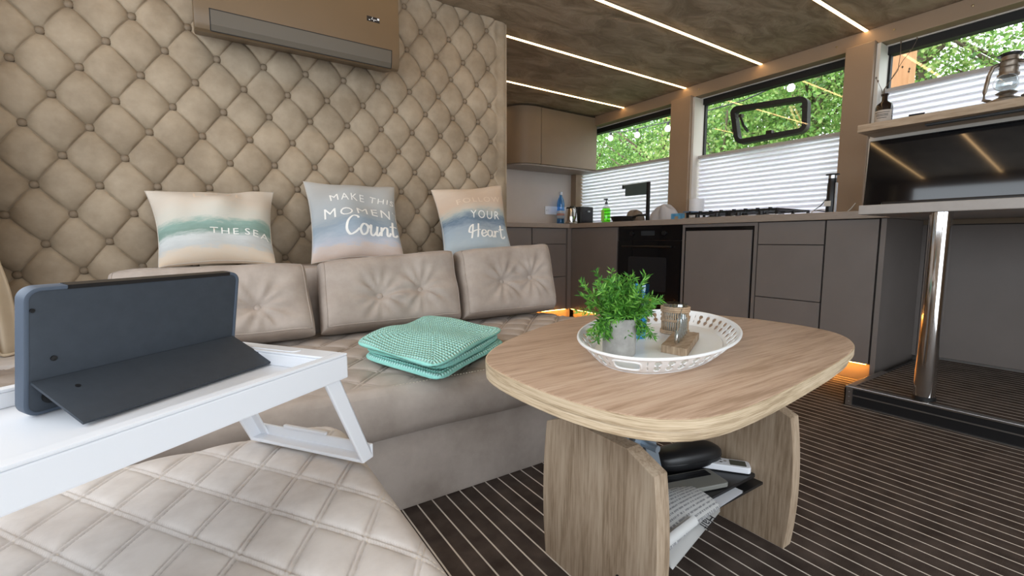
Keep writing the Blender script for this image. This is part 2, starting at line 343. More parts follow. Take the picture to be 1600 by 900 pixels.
for i, (y0, y1) in enumerate(((2.60, 3.80), (1.33, 2.375), (-.35, 1.145))):
    w = struct(empty(f'window_{i+1}', (XW + .04, (y0 + y1) / 2, .92)))
    fr = MB().box((XW + .01, y0, 1.853), (XW + .07, y1, 1.90)).box((XW + .02, y0, .92), (XW + .06, y1, .94)).box((XW + .03, y0, .94), (XW + .06, y0 + .012, 1.853)).box((XW + .03, y1 - .012, .94), (XW + .06, y1, 1.853))
    link('window_frame', fr, M_rubber, w)
    link('pane', MB().box((XW + .042, y0 + .012, .94), (XW + .048, y1 - .012, 1.853)), M_pane, w)

# LED strips let into the ceiling
for i, (y, x0, lab) in enumerate(((1.229, XL + .02, 'warm LED strip across the ceiling ending above the pillar by the shelf'), (1.858, XL + .02, 'long warm LED strip over the sofa ending at the beam between the pillars'),
                   (2.481, 1.52, 'warm LED strip starting at the tufted panel edge, ending beside the farther pillar'), (3.157, 1.52, 'short warm LED strip between the wall cupboard and the next strip'), (3.80, 1.52, 'stub of warm LED strip ending against the rounded end of the wall cupboard'))):
    x1 = 3.376 if i < 4 else 2.38
    t = thing('led_strip', lab, 'LED strip', (x0, y, ZC), group='warm LED strips in the ceiling')
    link('diffuser', MB().box((x0, y - .0085, ZC - .006), (x1, y + .0085, ZC + .002)), M_led, t)
    link('profile', MB().box((x0, y - .0115, ZC - .004), (x1, y - .009, ZC + .002)).box((x0, y + .009, ZC - .004), (x1, y + .0115, ZC + .002)), M_alu, t)

# ------------------------------------------------------------------ tufted wall panel
CX = (1.17205855e-03, 8.63781501e-02, -6.68799575e-03, 1.30653407e-04, -2.56146068e-04, 1.47159661e-05)
CZ = (2.82679633e-02, 6.43365317e-03, 1.02972078e-01, -3.34104225e-04, -2.33328163e-05, 1.54789804e-04)
def lat(i, j):
    b = (1, i, j, i * j, i * i, j * j); return sum(c * q for c, q in zip(CX, b)), sum(c * q for c, q in zip(CZ, b))
tp = thing('tufted_wall_panel', 'tall buttoned beige suede wall panel behind the sofa', 'wall panel', (.4, 2.42, .3))
def tuft_depth(a, b):
    """flat suede diamonds, a thin seam between buttons and a deep gather round each button"""
    s = np.abs(np.sin(PI * a)); t = np.abs(np.sin(PI * b))
    da = np.abs(a - np.round(a)); db = np.abs(b - np.round(b)); r = np.sqrt(da ** 2 + db ** 2); d = np.minimum(da, db)
    rise = 1 - np.exp(-(r / .19) ** 1.35)
    fan = .0022 * np.cos(np.arctan2(db, da) * 12) * np.exp(-((r - .15) / .09) ** 2)
    return .025 * rise + .011 * (s * t) ** .5 - .0050 * np.exp(-(d / .016) ** 2) - .003 * np.exp(-(d / .05) ** 2) + fan
XE = 1.528
OFF = np.array([0, .011, .024, .042, .07, .11, .16, .22, .30, .40, .5, .6, .7, .78, .84, .89, .93, .958, .976, .989]); A = (np.arange(-9, 26)[:, None] + OFF).ravel(); B = (np.arange(-14, 14)[:, None] + OFF).ravel()
# lattice window that covers the panel
aa, bb = np.meshgrid(A, B, indexing='ij'); ii = aa + bb; jj = aa - bb
X = CX[0] + CX[1] * ii + CX[2] * jj + CX[3] * ii * jj + CX[4] * ii * ii + CX[5] * jj * jj
Z = CZ[0] + CZ[1] * ii + CZ[2] * jj + CZ[3] * ii * jj + CZ[4] * ii * ii + CZ[5] * jj * jj
D = tuft_depth(aa, bb)
# beyond the last buttons the panel goes over into level pleats up to its edge
BTN = [(i, j) for i in range(-14, 24) for j in range(2, 22) if (i + j) % 2 == 0 and XL + .05 < lat(i, j)[0] < XE - .05 and .52 < lat(i, j)[1] < 1.965]
wgt = np.clip((X - 1.435) / .03, 0, 1)
jz = (Z - .1085) / .1015
rowz = (Z - 1.124) / .2025
dr = np.abs(rowz - np.round(rowz))
D2 = .016 * np.abs(np.sin(PI * rowz)) ** .35 - .004 * np.exp(-(dr / .02) ** 2) + .006
D2 = D2 * np.clip((XE + .004 - X) / .03, 0, 1) ** .4
D = D * (1 - wgt) + D2 * wgt
ok = (X > XL - .2) & (X < XE + .12) & (Z > .3) & (Z < 2.15)
idx = -np.ones(X.shape, int); idx[ok] = np.arange(ok.sum())
V = np.stack([X[ok], 2.370 - D[ok], Z[ok]], 1)
q = idx[:-1, :-1]; q1 = idx[1:, :-1]; q2 = idx[1:, 1:]; q3 = idx[:-1, 1:]
okq = (q >= 0) & (q1 >= 0) & (q2 >= 0) & (q3 >= 0)
Fq = np.stack([q[okq], q1[okq], q2[okq], q3[okq]], 1)
mb = MB(); mb.v = [tuple(p) for p in V.tolist()]; mb.f = [tuple(p) for p in Fq.tolist()]
up = link('upholstery', mb, M_tuft, tp, 'open')
bm = bmesh.new(); bm.from_mesh(up.data); off = Vector(tp.location)
for co, no in (((XE, 0, 0), (1, 0, 0)), ((XL + .001, 0, 0), (-1, 0, 0)), ((0, 0, .42), (0, 0, -1)), ((0, 0, ZC - .002), (0, 0, 1))):
    bmesh.ops.bisect_plane(bm, geom=bm.verts[:] + bm.edges[:] + bm.faces[:], plane_co=Vector(co) - off, plane_no=no, clear_outer=True)
for f in bm.faces: f.smooth = True
bm.to_mesh(up.data); bm.free()
link('backing_board', MB().box((XL + .001, 2.401, 0.0), (XE, 2.43, ZC - .001)), M_tuft, tp)
link('edge_band', MB().box((XE, 2.362, .42), (XE + .008, 2.43, ZC - .002)), M_tuft, tp)
bt = MB().lathe([(.0001, .0085), (.008, .0075), (.0132, .0042), (.0150, 0.0), (.0135, -.0055), (.0001, -.008)], n=14); xf(bt, Matrix.Rotation(PI / 2, 4, 'X'))
proto = None
for i, j in BTN:
    x, z = lat(i, j); y = 2.362
    if proto is None: proto = link('button', bt, M_tuftbtn, None, 'all'); o = proto
    else: o = proto.copy(); COL.objects.link(o)
    o.parent = tp; o.location = (x - tp.location.x, y - tp.location.y, z - tp.location.z)

# ------------------------------------------------------------------ air conditioner
ac = thing('air_conditioner', 'bronze wall air conditioner mounted on the tufted panel', 'air conditioner', (.40, 2.36, 1.50))
ax0, ax1, az1, ay0, ay1 = .012, .803, 1.885, 2.14, 2.358
prof = [(ay1, 1.585), (2.21, 1.548), (2.172, 1.536), (2.155, 1.541), (2.146, 1.560), (ay0, 1.613), (ay0, az1 - .02), (ay0 + .02, az1), (ay1, az1)]
link('body', MB().prism(prof, ax0, ax1, 0), M_ac, ac, True, bevel=.010, auto=30)
fo = [(ay0 - .0015, 1.611), (2.1445, 1.560), (2.1535, 1.5405), (2.158, 1.5425), (2.149, 1.562), (ay0 + .003, 1.611)]
link('outlet_flap', MB().prism(fo, ax0 + .054, ax1 - .042, 0), M_ac2, ac)
gap = MB().box((ax0 + .050, ay0 - .0014, 1.6105), (ax1 - .038, ay0 + .004, 1.6145))
for x in (ax0 + .052, ax1 - .040): gap.prism([(ay0 - .001, 1.612), (2.1448, 1.560), (2.154, 1.540), (2.160, 1.544), (ay0 + .006, 1.612)], x - .0016, x + .0016, 0)
gap.tube([(ax0 + .052, 2.1545, 1.5392), (ax1 - .040, 2.1545, 1.5392)], .0018, 6)
link('panel_gap', gap, M_rubber, ac)
p0, p1 = onY(573, 24, ay0), onY(593, 37, ay0)
st = link('sticker', MB().box((p0[0], ay0 - .0012, p1[2]), (p1[0], ay0 + .001, p0[2])), M_black, ac)
mk = MB()
for u, v, w, h in ((.15, .2, .10, .16), (.34, .45, .12, .14), (.52, .12, .05, .4), (.6, .4, .16, .1), (.82, .5, .16, .4), (.40, .75, .06, .15)):
    mk.box((p0[0] + (p1[0] - p0[0]) * u, ay0 - .0016, p1[2] + (p0[2] - p1[2]) * v), (p0[0] + (p1[0] - p0[0]) * (u + w), ay0 - .001, p1[2] + (p0[2] - p1[2]) * (v + h)))
link('print', mk, M_white, st)

# ------------------------------------------------------------------ sofa
SF, SB, ST = 1.135, 1.95, .372          # seat front, back-rest front, seat top
SX0, SX1 = XL + .03, 1.47
sofa = thing('sofa', 'long taupe suede sofa with a quilted seat along the tufted panel', 'sofa', ((SX0 + SX1) / 2, 1.8, 0))
link('base', MB().box((SX0, SF + .035, .0), (SX1 - .02, 2.32, .225)), M_sofa, sofa, True, bevel=.012)
link('back_rest', MB().box((-.27, 2.000, .2), (SX1, 2.322, .642)), M_sofa, sofa, True, bevel=.03)
link('corner_seat', MB().box((SX0, SB + .01, .2), (-.275, 2.322, .378)), M_pouf, sofa, True, bevel=.02)
def quilt(ax, ay, x, y, o, e1, e2):
    """lattice coordinates of the stitched diamonds"""
    M = np.linalg.inv(np.array([e1, e2]).T); dx, dy = x - o[0], y - o[1]
    return M[0, 0] * dx + M[0, 1] * dy, M[1, 0] * dx + M[1, 1] * dy
def quilt_h(a, b, amp, gap=.05):
    """flat diamonds between double stitched channels"""
    da = np.abs(a - np.round(a)); db = np.abs(b - np.round(b)); d = np.minimum(da, db)
    puff = np.where(d > gap, 1 - np.exp(-np.clip(da - gap, 0, 1) / .10), 0) * np.where(d > gap, 1 - np.exp(-np.clip(db - gap, 0, 1) / .10), 0)
    ridge = .30 * np.clip(1 - (d / gap) ** 4, 0, 1)
    g = np.maximum(np.exp(-((da - gap) / .018) ** 2), np.exp(-((db - gap) / .018) ** 2))
    return amp * (puff + ridge - .40 * g)
gx = np.concatenate([np.linspace(SX0, -.30, 60, endpoint=False), np.linspace(-.30, SX1, 560)]); gy = np.linspace(SF, SB + .02, 250)
xx, yy = np.meshgrid(gx, gy)
a, b = quilt(0, 0, xx, yy, (.323, 1.206), (.078, -.085), (.078, .085))
hq = quilt_h(a, b, .010)
edge = np.clip((yy - SF - .030) / .05, 0, 1); hq = hq * edge
roll = .016 * np.clip(1 - (yy - SF) / .022, 0, 1) ** 2
crown = .010 * np.sin(PI * np.clip((yy - SF) / (SB - SF), 0, 1)) ** .6
zz = ST - .008 + hq * 1.0 - roll + crown + .003 * np.sin(xx * 9 + yy * 5)
side = np.clip(1 - (SX1 - xx) / .03, 0, 1) ** 2; zz -= .016 * side
mb = MB().grid(np.stack([xx, yy, zz], 2))
for k, (zf, yo) in enumerate(((ST - .045, -.006), (.30, -.010), (.25, -.004), (.226, .02))):
    pass
front = np.stack([np.stack([gx, np.full_like(gx, SF + yo) + .003 * np.sin(gx * 14 + zf * 30), np.full_like(gx, zf)], 1) for zf, yo in ((.222, .03), (.232, .006), (.26, -.007), (.30, -.012), (.335, -.008))] + [np.stack([xx[0], yy[0], zz[0]], 1)])
mb.grid(front, True)
mb.add([(SX1, SF, .222), (SX1, SB, .222), (SX1, SB, ST - .03), (SX1, SF, ST - .03)], [(0, 1, 2, 3)])
seat = link('seat', mb, M_sofa, sofa, 'open', auto=50)
# top-stitching along the seat edge
stc = MB(); sx = SX0
while sx < SX1:
    stc.box((sx, SF + .020, ST - .0075), (sx + .0055, SF + .0215, ST - .0055)); stc.box((sx, SF - .0015, ST - .031), (sx + .0055, SF + .001, ST - .0285)); sx += .0095
st_ = link('stitching', stc, M_stitch, seat); st_['kind'] = 'stuff'

def patch(BL, BR, TR, TL, thick, nu=40, nv=34, p=2.0, q=2.0, pinch=0.0, dimples=(), wr=0.0, seed=0, back=1.0, bulge=0.0):
    """a cushion: four corners, puffed to both sides, optional buttoned dimples with radiating folds"""
    BL, BR, TR, TL = [np.array(c, float) for c in (BL, BR, TR, TL)]
    u = -np.cos(np.linspace(0, PI, nu)) if q > 2.2 else np.sin(np.linspace(-PI / 2, PI / 2, nu)); v = -np.cos(np.linspace(0, PI, nv))
    uu, vv = np.meshgrid(u, v)
    u2 = uu * (1 - pinch * (1 - vv ** 2)) ; v2 = vv * (1 - pinch * (1 - uu ** 2))
    s, t = (u2 + 1) / 2, (v2 + 1) / 2
    P = (BL[None, None] * ((1 - s) * (1 - t))[..., None] + BR * (s * (1 - t))[..., None] + TR * (s * t)[..., None] + TL * ((1 - s) * t)[..., None])
    N = np.cross(BR - BL, TL - BL); N /= np.linalg.norm(N)
    w, h = np.linalg.norm(BR - BL), np.linalg.norm(TL - BL)
    pr = (np.clip(1 - np.abs(uu) ** p, 0, 1) * np.clip(1 - np.abs(vv) ** p, 0, 1)) ** (1 / q)
    r_ = np.random.default_rng(seed); d = np.zeros_like(uu)
    for _ in range(7):
        k = r_.normal(0, 1, 2); k /= np.linalg.norm(k); fr = r_.uniform(3, 9); d += wr * r_.uniform(.2, .7) * np.sin(fr * (k[0] * uu * w / h + k[1] * vv) + r_.uniform(0, 6))
    for du, dv in dimples:
        ex, ey = (uu - du) * w / 2, (vv - dv) * h / 2; r = np.sqrt(ex ** 2 + ey ** 2) + 1e-6; th = np.arctan2(ey, ex)
        d -= .034 * np.exp(-(r / .045) ** 1.2)
        fo = np.abs(np.sin(th * 3.5 + seed + 6 * r)) ** .6 - .6; d += .013 * fo * np.exp(-((r - .05) / .06) ** 2) * (.6 + .4 * np.cos(th * 2 + seed)) + .004 * np.cos(th * 11 + 2 * seed) * np.exp(-((r - .06) / .05) ** 2)
    if len(dimples) == 2:
        (u0, v0), (u1, v1) = dimples; tt = np.clip((uu - u0) / (u1 - u0), 0, 1); ln = np.abs(vv - (v0 + (v1 - v0) * tt)) * h / 2; inside = np.exp(-np.maximum(0, np.abs(uu - (u0 + u1) / 2) - abs(u1 - u0) / 2) * 9)
        d -= .010 * np.exp(-(ln / .012) ** 2) * inside
    fro = P + N * (thick * .5 * pr + (d + bulge) * pr ** .5)[..., None]; bac = P - N * (thick * .5 * pr * back)[..., None]
    m = MB(); m.grid(fro); o = nu * nv
    m.grid(bac, True)
    m.uv = np.concatenate([np.stack([(uu + 1) / 2, (vv + 1) / 2], 2).reshape(-1, 2)] * 2)
    def at(U, V, lift=.0015):
        """point on the front face for texture position U,V in 0..1"""
        fu, fv = 2 * U - 1, 2 * V - 1
        iu = np.clip(np.searchsorted(u, fu) - 1, 0, nu - 2); iv = np.clip(np.searchsorted(v, fv) - 1, 0, nv - 2)
        a_ = np.clip((fu - u[iu]) / (u[iu + 1] - u[iu]), 0, 1); b__ = np.clip((fv - v[iv]) / (v[iv + 1] - v[iv]), 0, 1)
        return (fro[iv, iu] * (1 - a_) * (1 - b__) + fro[iv, iu + 1] * a_ * (1 - b__) + fro[iv + 1, iu] * (1 - a_) * b__ + fro[iv + 1, iu + 1] * a_ * b__) + N * lift
    m.weld = True
    return m, at, N
def weld(o):
    bm = bmesh.new(); bm.from_mesh(o.data); bmesh.ops.remove_doubles(bm, verts=bm.verts, dist=1e-5); bmesh.ops.recalc_face_normals(bm, faces=bm.faces)
    for f in bm.faces: f.smooth = True
    bm.to_mesh(o.data); bm.free()

# back cushions
YB0, YB1 = 1.735, 1.865
def back_cushion(label, bl, br, tr_, tl, dim, seed):
    BLp, BRp = onY(*bl, YB0), onY(*br, YB0); TRp, TLp = onY(*tr_, YB1), onY(*tl, YB1)
    BLp[2] = BRp[2] = ST + .028
    t = thing('back_cushion', label, 'cushion', ((BLp[0] + BRp[0]) / 2, 1.80, ST), group='back cushions on the sofa')
    N = np.array([0, -.93, .36])
    sh = np.array([0, .065, .0])
    m, at, N = patch(BLp + sh, BRp + sh, TRp + sh, TLp + sh, .15, 90, 64, 9, 3.2, .0, dim, .0028, seed)
    body = link('cushion_body', m, M_sofa, t, 'open'); weld(body)
    for du, dv in dim:
        c = at((du + 1) / 2, (dv + 1) / 2, .004)
        b_ = MB().lathe([(.0001, .006), (.009, .005), (.0140, .0005), (.012, -.004), (.0001, -.005)], n=18)
        xf(b_, Matrix.Translation(c) @ Vector((0, 0, 1)).rotation_difference(Vector(N)).to_matrix().to_4x4()); link('button', b_, M_sofa, t, 'all')
    # seam round the front panel
    pts = [at(.5 + .5 * x_, .5 + .5 * y_, .001) for x_, y_ in [(k, -.93) for k in np.linspace(-.95, .95, 30)] + [(.95, k) for k in np.linspace(-.9, .9, 20)] + [(k, .93) for k in np.linspace(.95, -.95, 30)] + [(-.95, k) for k in np.linspace(.9, -.9, 20)]]
    link('seam', MB().tube(pts, .0022, 5, True), M_sofa, t, 'all')
back_cushion('back cushion behind the tablet, only one button in view, below the green-banded pillow', (150, 560), (499, 538), (479, 419), (165, 434), [(-.30, -.2), (.40, -.22)], 3)
back_cushion('two-button back cushion behind the folded teal blanket', (509, 545), (729, 505), (712, 397), (501, 416), [(-.24, -.20), (.37, -.12)], 1)
back_cushion('two-button back cushion at the kitchen end of the sofa', (734, 506), (876, 486), (861, 385), (720, 396), [(-.20, -.08), (.44, -.04)], 2)

# ------------------------------------------------------------------ printed pillows
STROKES = {
 'C': (.62, [[(.55, .75), (.47, .88), (.28, .92), (.09, .65), (.07, .27), (.24, .02), (.45, .08), (.62, .25)]]),
 'o': (.46, [[(.34, .46), (.15, .45), (.05, .22), (.18, .0), (.36, .10), (.38, .35), (.26, .46), (.47, .38)]]),
 'u': (.54, [[(.0, .3), (.08, .48), (.08, .12), (.2, .0), (.36, .2), (.39, .48)], [(.39, .48), (.37, .08), (.46, .02), (.55, .2)]]),
 'n': (.50, [[(.05, .48), (.05, 0)], [(.05, .22), (.2, .46), (.33, .42), (.33, .06), (.42, 0), (.5, .18)]]),
 't': (.38, [[(.13, .88), (.1, .12), (.22, 0), (.38, .15)], [(-.04, .56), (.34, .62)]]),
 'H': (.66, [[(.20, .92), (.10, 0)], [(.56, .95), (.46, 0)], [(.2, .9), (.02, .75), (-.06, .45), (.1, .38), (.35, .47), (.66, .50)]]),
 'e': (.42, [[(.04, .2), (.34, .28), (.32, .45), (.15, .45), (.05, .2), (.18, 0), (.42, .15)]]),
 'a': (.52, [[(.38, .45), (.15, .47), (.04, .2), (.18, 0), (.36, .2), (.39, .46)], [(.39, .46), (.37, .08), (.46, .02), (.53, .15)]]),
 'r': (.40, [[(.05, .48), (.06, 0)], [(.06, .22), (.18, .45), (.36, .43)]]),
}
def script_mb(word, size, wid=.045):
    m = MB(); x = 0
    tot = sum(STROKES[c][0] for c in word)
    for c in word:
        w, ss = STROKES[c]
        for s in ss:
            p = [np.array(q) for q in s]; pts = []
            for i in range(len(p) - 1):
                p0 = p[max(i - 1, 0)]; p1 = p[i]; p2 = p[i + 1]; p3 = p[min(i + 2, len(p) - 1)]
                for t in np.linspace(0, 1, 6, endpoint=False): pts.append(.5 * ((2 * p1) + (-p0 + p2) * t + (2 * p0 - 5 * p1 + 4 * p2 - p3) * t * t + (-p0 + 3 * p1 - 3 * p2 + p3) * t ** 3))
            pts.append(p[-1]); L = []; R = []
            for i, q in enumerate(pts):
                d = pts[min(i + 1, len(pts) - 1)] - pts[max(i - 1, 0)]; d = d / (np.linalg.norm(d) + 1e-9); nn = np.array((-d[1], d[0])) * wid * (.7 + .5 * abs(d[1]))
                L.append(q + nn); R.append(q - nn)
            v = [((a[0] + x - tot / 2 + .12 * a[1]) * size, a[1] * size, 0) for a in L + R]; k = len(L)
            m.add(v, [(i, i + 1, k + i + 1, k + i) for i in range(k - 1)])
        x += w
    return m
def on_pillow(m, at, U0, V0, w, h, rot=0.0):
    """lay lettering (metres) on the pillow face around texture point U0,V0"""
    bm = bmesh.new(); vs = [bm.verts.new(p) for p in m.v]; 
    for f in m.f:
        try: bm.faces.new([vs[i] for i in f])
        except ValueError: pass
    bmesh.ops.triangulate(bm, faces=bm.faces)
    long = [e for e in bm.edges if e.calc_length() > .012]
    if long: bmesh.ops.subdivide_edges(bm, edges=long, cuts=1)
    bmesh.ops.triangulate(bm, faces=bm.faces)
    bm.verts.index_update(); c, s = math.cos(rot), math.sin(rot); o = MB()
    o.add([at(np.float64(U0 + (p.co.x * c - p.co.y * s) / w), np.float64(V0 + (p.co.x * s + p.co.y * c) / h)) for p in bm.verts], [tuple(q.index for q in f.verts) for f in bm.faces]); bm.free(); return o
M_letw = mat('white_print', (0.86, 0.86, 0.83), 0.85); M_leto = mat('peach_print', (0.66, 0.42, 0.27), 0.85); M_letf = mat('pale_peach_print', (0.74, 0.62, 0.50), 0.85)
def pillow(label, tl, tr_, br, bl, m, texts, seed, yt=2.295, yb=2.03):
    TL, TR, BR, BL = onY(*tl, yt), onY(*tr_, yt), onY(*br, yb), onY(*bl, yb)
    BR[2] = max(BR[2], .651); BL[2] = max(BL[2], .651)
    t = thing('throw_pillow', label, 'pillow', ((BL[0] + BR[0]) / 2, yb, .645), group='printed throw pillows on the sofa back')
    pm, at, N = patch(BL, BR, TR, TL, .15, 60, 60, 2.0, 2.0, .085, (), .010, seed, back=.45)
    c = link('cover', pm, m, t, 'open'); weld(c)
    w, h = np.linalg.norm(BR - BL), np.linalg.norm(TL - BL)
    pp = [at(x, y, 0) for x, y in [(k, .004) for k in np.linspace(0, 1, 20)] + [(.996, k) for k in np.linspace(0, 1, 20)] + [(k, .996) for k in np.linspace(1, 0, 20)] + [(.004, k) for k in np.linspace(1, 0, 20)]]
    link('seam', MB().tube(pp, .0016, 5, True), mat('pillow_piping', (.55, .50, .44), .8), t, 'all')
    for body, kind, U, V, size, mm, rot in texts:
        tm = script_mb(body, size) if kind == 'script' else text_mb(body, size, spacing=1.25)
        link('lettering', on_pillow(tm, at, U, V, w, h, rot), mm, c, 'open')
P1 = pillow_print('print_green_sea', [(0.0, (.62, .50, .38)), (.09, (.60, .52, .43)), (.14, (.48, .50, .50)), (.25, (.56, .59, .59)), (.33, (.20, .30, .26)), (.42, (.25, .37, .33)), (.49, (.56, .55, .49)), (.70, (.62, .55, .47)), (1, (.68, .62, .55))])
P2 = pillow_print('print_blue_sea', [(0.0, (.56, .44, .37)), (.10, (.58, .50, .46)), (.14, (.48, .50, .56)), (.24, (.36, .42, .49)), (.34, (.28, .35, .42)), (.46, (.38, .42, .45)), (.65, (.42, .44, .45)), (1, (.50, .50, .49))])
P3 = pillow_print('print_sunset_sea', [(0.0, (.46, .52, .54)), (.15, (.38, .45, .50)), (.30, (.33, .40, .47)), (.42, (.14, .20, .27)), (.50, (.38, .43, .43)), (.56, (.56, .50, .42)), (.64, (.60, .47, .37)), (.8, (.62, .50, .40)), (1, (.70, .60, .50))])
pillow('cream pillow with green sea band reading THE SEA', (225, 298), (428, 300), (432, 424), (248, 432), P1, [('LOVE', 'f', .53, .76, .056, M_letf, 0), ('THE', 'f', .56, .265, .046, M_letw, -.02), ('SEA', 'f', .85, .255, .046, M_letw, -.07)], 4)
pillow('grey-blue pillow reading MAKE THIS MOMENT Count', (473, 283), (616, 293), (632, 405), (486, 415), P2, [('MAKE', 'f', .40, .66, .054, M_letw, .06), ('THIS', 'f', .81, .66, .052, M_letw, -.16), ('MOMENT', 'f', .58, .44, .076, M_letw, -.02), ('Count', 'script', .64, .20, .102, M_letw, 0.02)], 5)
pillow('peach and blue sea pillow reading YOUR Heart', (673, 297), (783, 290), (800, 396), (694, 404), P3, [('FOLLOW', 'f', .55, .64, .056, M_letf, 0), ('YOUR', 'f', .62, .42, .062, M_letw, .02), ('Heart', 'script', .62, .14, .095, M_letw, .04)], 6)

# ------------------------------------------------------------------ quilted pouf (the chaise block in front of the sofa)
PT, PX1, PY1, PX0, PY0 = .372, .218, .985, -.74, -.25
pf = thing('quilted_pouf', 'large pale quilted pouf pushed against the sofa under the bed tray', 'pouf', ((PX0 + PX1) / 2, (PY0 + PY1) / 2, 0))
QO, Q1, Q2 = (.0096, .604), (.0453, -.0666), (.0453, .080)
def pouf_z(x, y):
    a, b = quilt(0, 0, x, y, QO, Q1, Q2); h = quilt_h(a, b, .0065, .045)
    ex = np.minimum(PX1 - x, x - PX0); ey = np.minimum(PY1 - y, y - PY0)
    # rounded plan corners and rolled edges
    cx = np.clip(.07 - ex, 0, .07); cy = np.clip(.07 - ey, 0, .07)
    e = .07 - np.sqrt(cx ** 2 + cy ** 2)
    k = np.clip(e / .03, 0, 1)
    return PT + h * np.clip(e / .05, 0, 1) - .030 * (1 - np.sqrt(np.clip(1 - (1 - k) ** 2, 0, 1))) + .012 * np.clip(e / .30, 0, 1) ** .5, e
gx = np.concatenate([np.linspace(PX0, -.35, 60, endpoint=False), np.linspace(-.35, PX1, 230)]); gy = np.concatenate([np.linspace(PY0, .30, 60, endpoint=False), np.linspace(.30, PY1, 260)])
xx, yy = np.meshgrid(gx, gy); zz, ee = pouf_z(xx, yy)
# pull the plan corners in to a radius
def corner_pull(x, y):
    r = .07; x2, y2 = x.copy(), y.copy()
    for cx, sx in ((PX1 - r, 1), (PX0 + r, -1)):
        for cy, sy in ((PY1 - r, 1), (PY0 + r, -1)):
            dx, dy = (x - cx) * sx, (y - cy) * sy; m = (dx > 0) & (dy > 0); mx = np.maximum(dx, dy); ln = np.sqrt(dx ** 2 + dy ** 2) + 1e-9
            x2[m] = (cx + sx * dx * mx / ln)[m]; y2[m] = (cy + sy * dy * mx / ln)[m]
    return x2, y2
x2, y2 = corner_pull(xx, yy); zz, ee = pouf_z(x2, y2)
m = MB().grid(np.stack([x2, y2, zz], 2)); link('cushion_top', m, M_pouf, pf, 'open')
def rr_out(inset): return rrect(PX0 + inset, PY0 + inset, PX1 - inset, PY1 - inset, .07 - inset, 6)
sd = MB()
rings = [[(x, y, z) for x, y in rr_out(i)] for z, i in ((PT - .030, 0.0), (PT - .06, -.004), (PT - .14, -.003), (PT - .19, .006), (PT - .195, .014), (.03, .016), (.0, .02))]
k = len(rings[0]); sd.v = [p for r in rings for p in r]; sd.f = [(r * k + i, r * k + (i + 1) % k, (r + 1) * k + (i + 1) % k, (r + 1) * k + i) for r in range(len(rings) - 1) for i in range(k)]
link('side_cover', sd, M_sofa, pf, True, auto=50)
ss = MB(); xy = []
for fam in (0, 1):
    e = np.array((Q1, Q2)[fam]); o_ = np.array((Q1, Q2)[1 - fam]); ln = np.linalg.norm(e); u = e / ln; nrm = np.array((-u[1], u[0]))
    for kk in range(-14, 15):
        for sgn in (-1, 1):
            c0 = np.array(QO) + o_ * (kk + sgn * .045)
            t = -1.2
            while t < 1.2:
                p = c0 + u * t; t += .0064
                if PX0 + .02 < p[0] < PX1 - .012 and .30 < p[1] < PY1 - .012 and p[0] > -.33: xy.append((p, u, nrm))
PP = np.array([p for p, _, _ in xy]); zq, eq = pouf_z(PP[:, 0], PP[:, 1]); zq2, _ = pouf_z(PP[:, 0] + np.array([u[0] for _, u, _ in xy]) * .0038, PP[:, 1] + np.array([u[1] for _, u, _ in xy]) * .0038)
for (p, u, nn), z, z2, e_ in zip(xy, zq, zq2, eq):
    if e_ < .008: continue
    a = p + u * .0038; w = nn * .0006
    ss.add([(p[0] - w[0], p[1] - w[1], z + .0007), (a[0] - w[0], a[1] - w[1], z2 + .0007), (a[0] + w[0], a[1] + w[1], z2 + .0007), (p[0] + w[0], p[1] + w[1], z + .0007)], [(0, 1, 2, 3)])
s_ = link('stitching', ss, M_stitch, pf, 'open'); s_['kind'] = 'stuff'

# ------------------------------------------------------------------ bed tray and tablet
TA = math.atan2(.217, .304)      # long side direction
tray_c = Vector((.168, .697, 0))  # outer corner over the leg end
eL = Vector((-math.cos(TA), -math.sin(TA), 0)); eS = Vector((-math.sin(TA), math.cos(TA), 0))
TLn, TWd, RZ, FZ = .50, .262, .582, .560
trm = Matrix(((-eL.x, eS.x, 0, tray_c.x), (-eL.y, eS.y, 0, tray_c.y), (0, 0, 1, 0), (0, 0, 0, 1)))   # local x: along the tray (negative = towards the far end), y: across
bt = thing('bed_tray', 'white plastic bed tray standing on the quilted pouf', 'tray', mw=trm @ Matrix.Translation((-TLn / 2, TWd / 2, .41)))
def loc(mb): return xf(mb, trm)
link('tray_floor', loc(MB().box((-TLn + .012, .012, FZ - .006), (-.012, TWd - .012, FZ))), M_white, bt)
rim = MB()
for (x0, y0, x1, y1) in ((-TLn, 0, 0, .016), (-TLn, TWd - .016, 0, TWd), (-TLn, .016, -TLn + .016, TWd - .016), (-.034, .016, 0, TWd - .016)):
    rim.box((x0, y0, RZ - .004), (x1, y1, RZ))
for (x0, y0, x1, y1) in ((-TLn, 0, 0, .005), (-TLn, TWd - .005, 0, TWd), (-TLn, .005, -TLn + .005, TWd - .005), (-.005, .005, 0, TWd - .005)):
    rim.box((x0, y0, RZ - .038), (x1, y1, RZ - .004))
for (x0, y0, x1, y1) in ((-TLn + .012, .012, -.012, .016), (-TLn + .012, TWd - .016, -.012, TWd - .012), (-.034, .016, -.030, TWd - .016)): rim.box((x0, y0, FZ), (x1, y1, RZ - .004))
link('rim', loc(rim), M_white, bt, bevel=.0025)
hd = MB(); hd.prism(rrect(-.027, .075, -.009, TWd - .075, .008), RZ - .0002, RZ + .0012); link('grip_recess', loc(hd), M_white, bt)
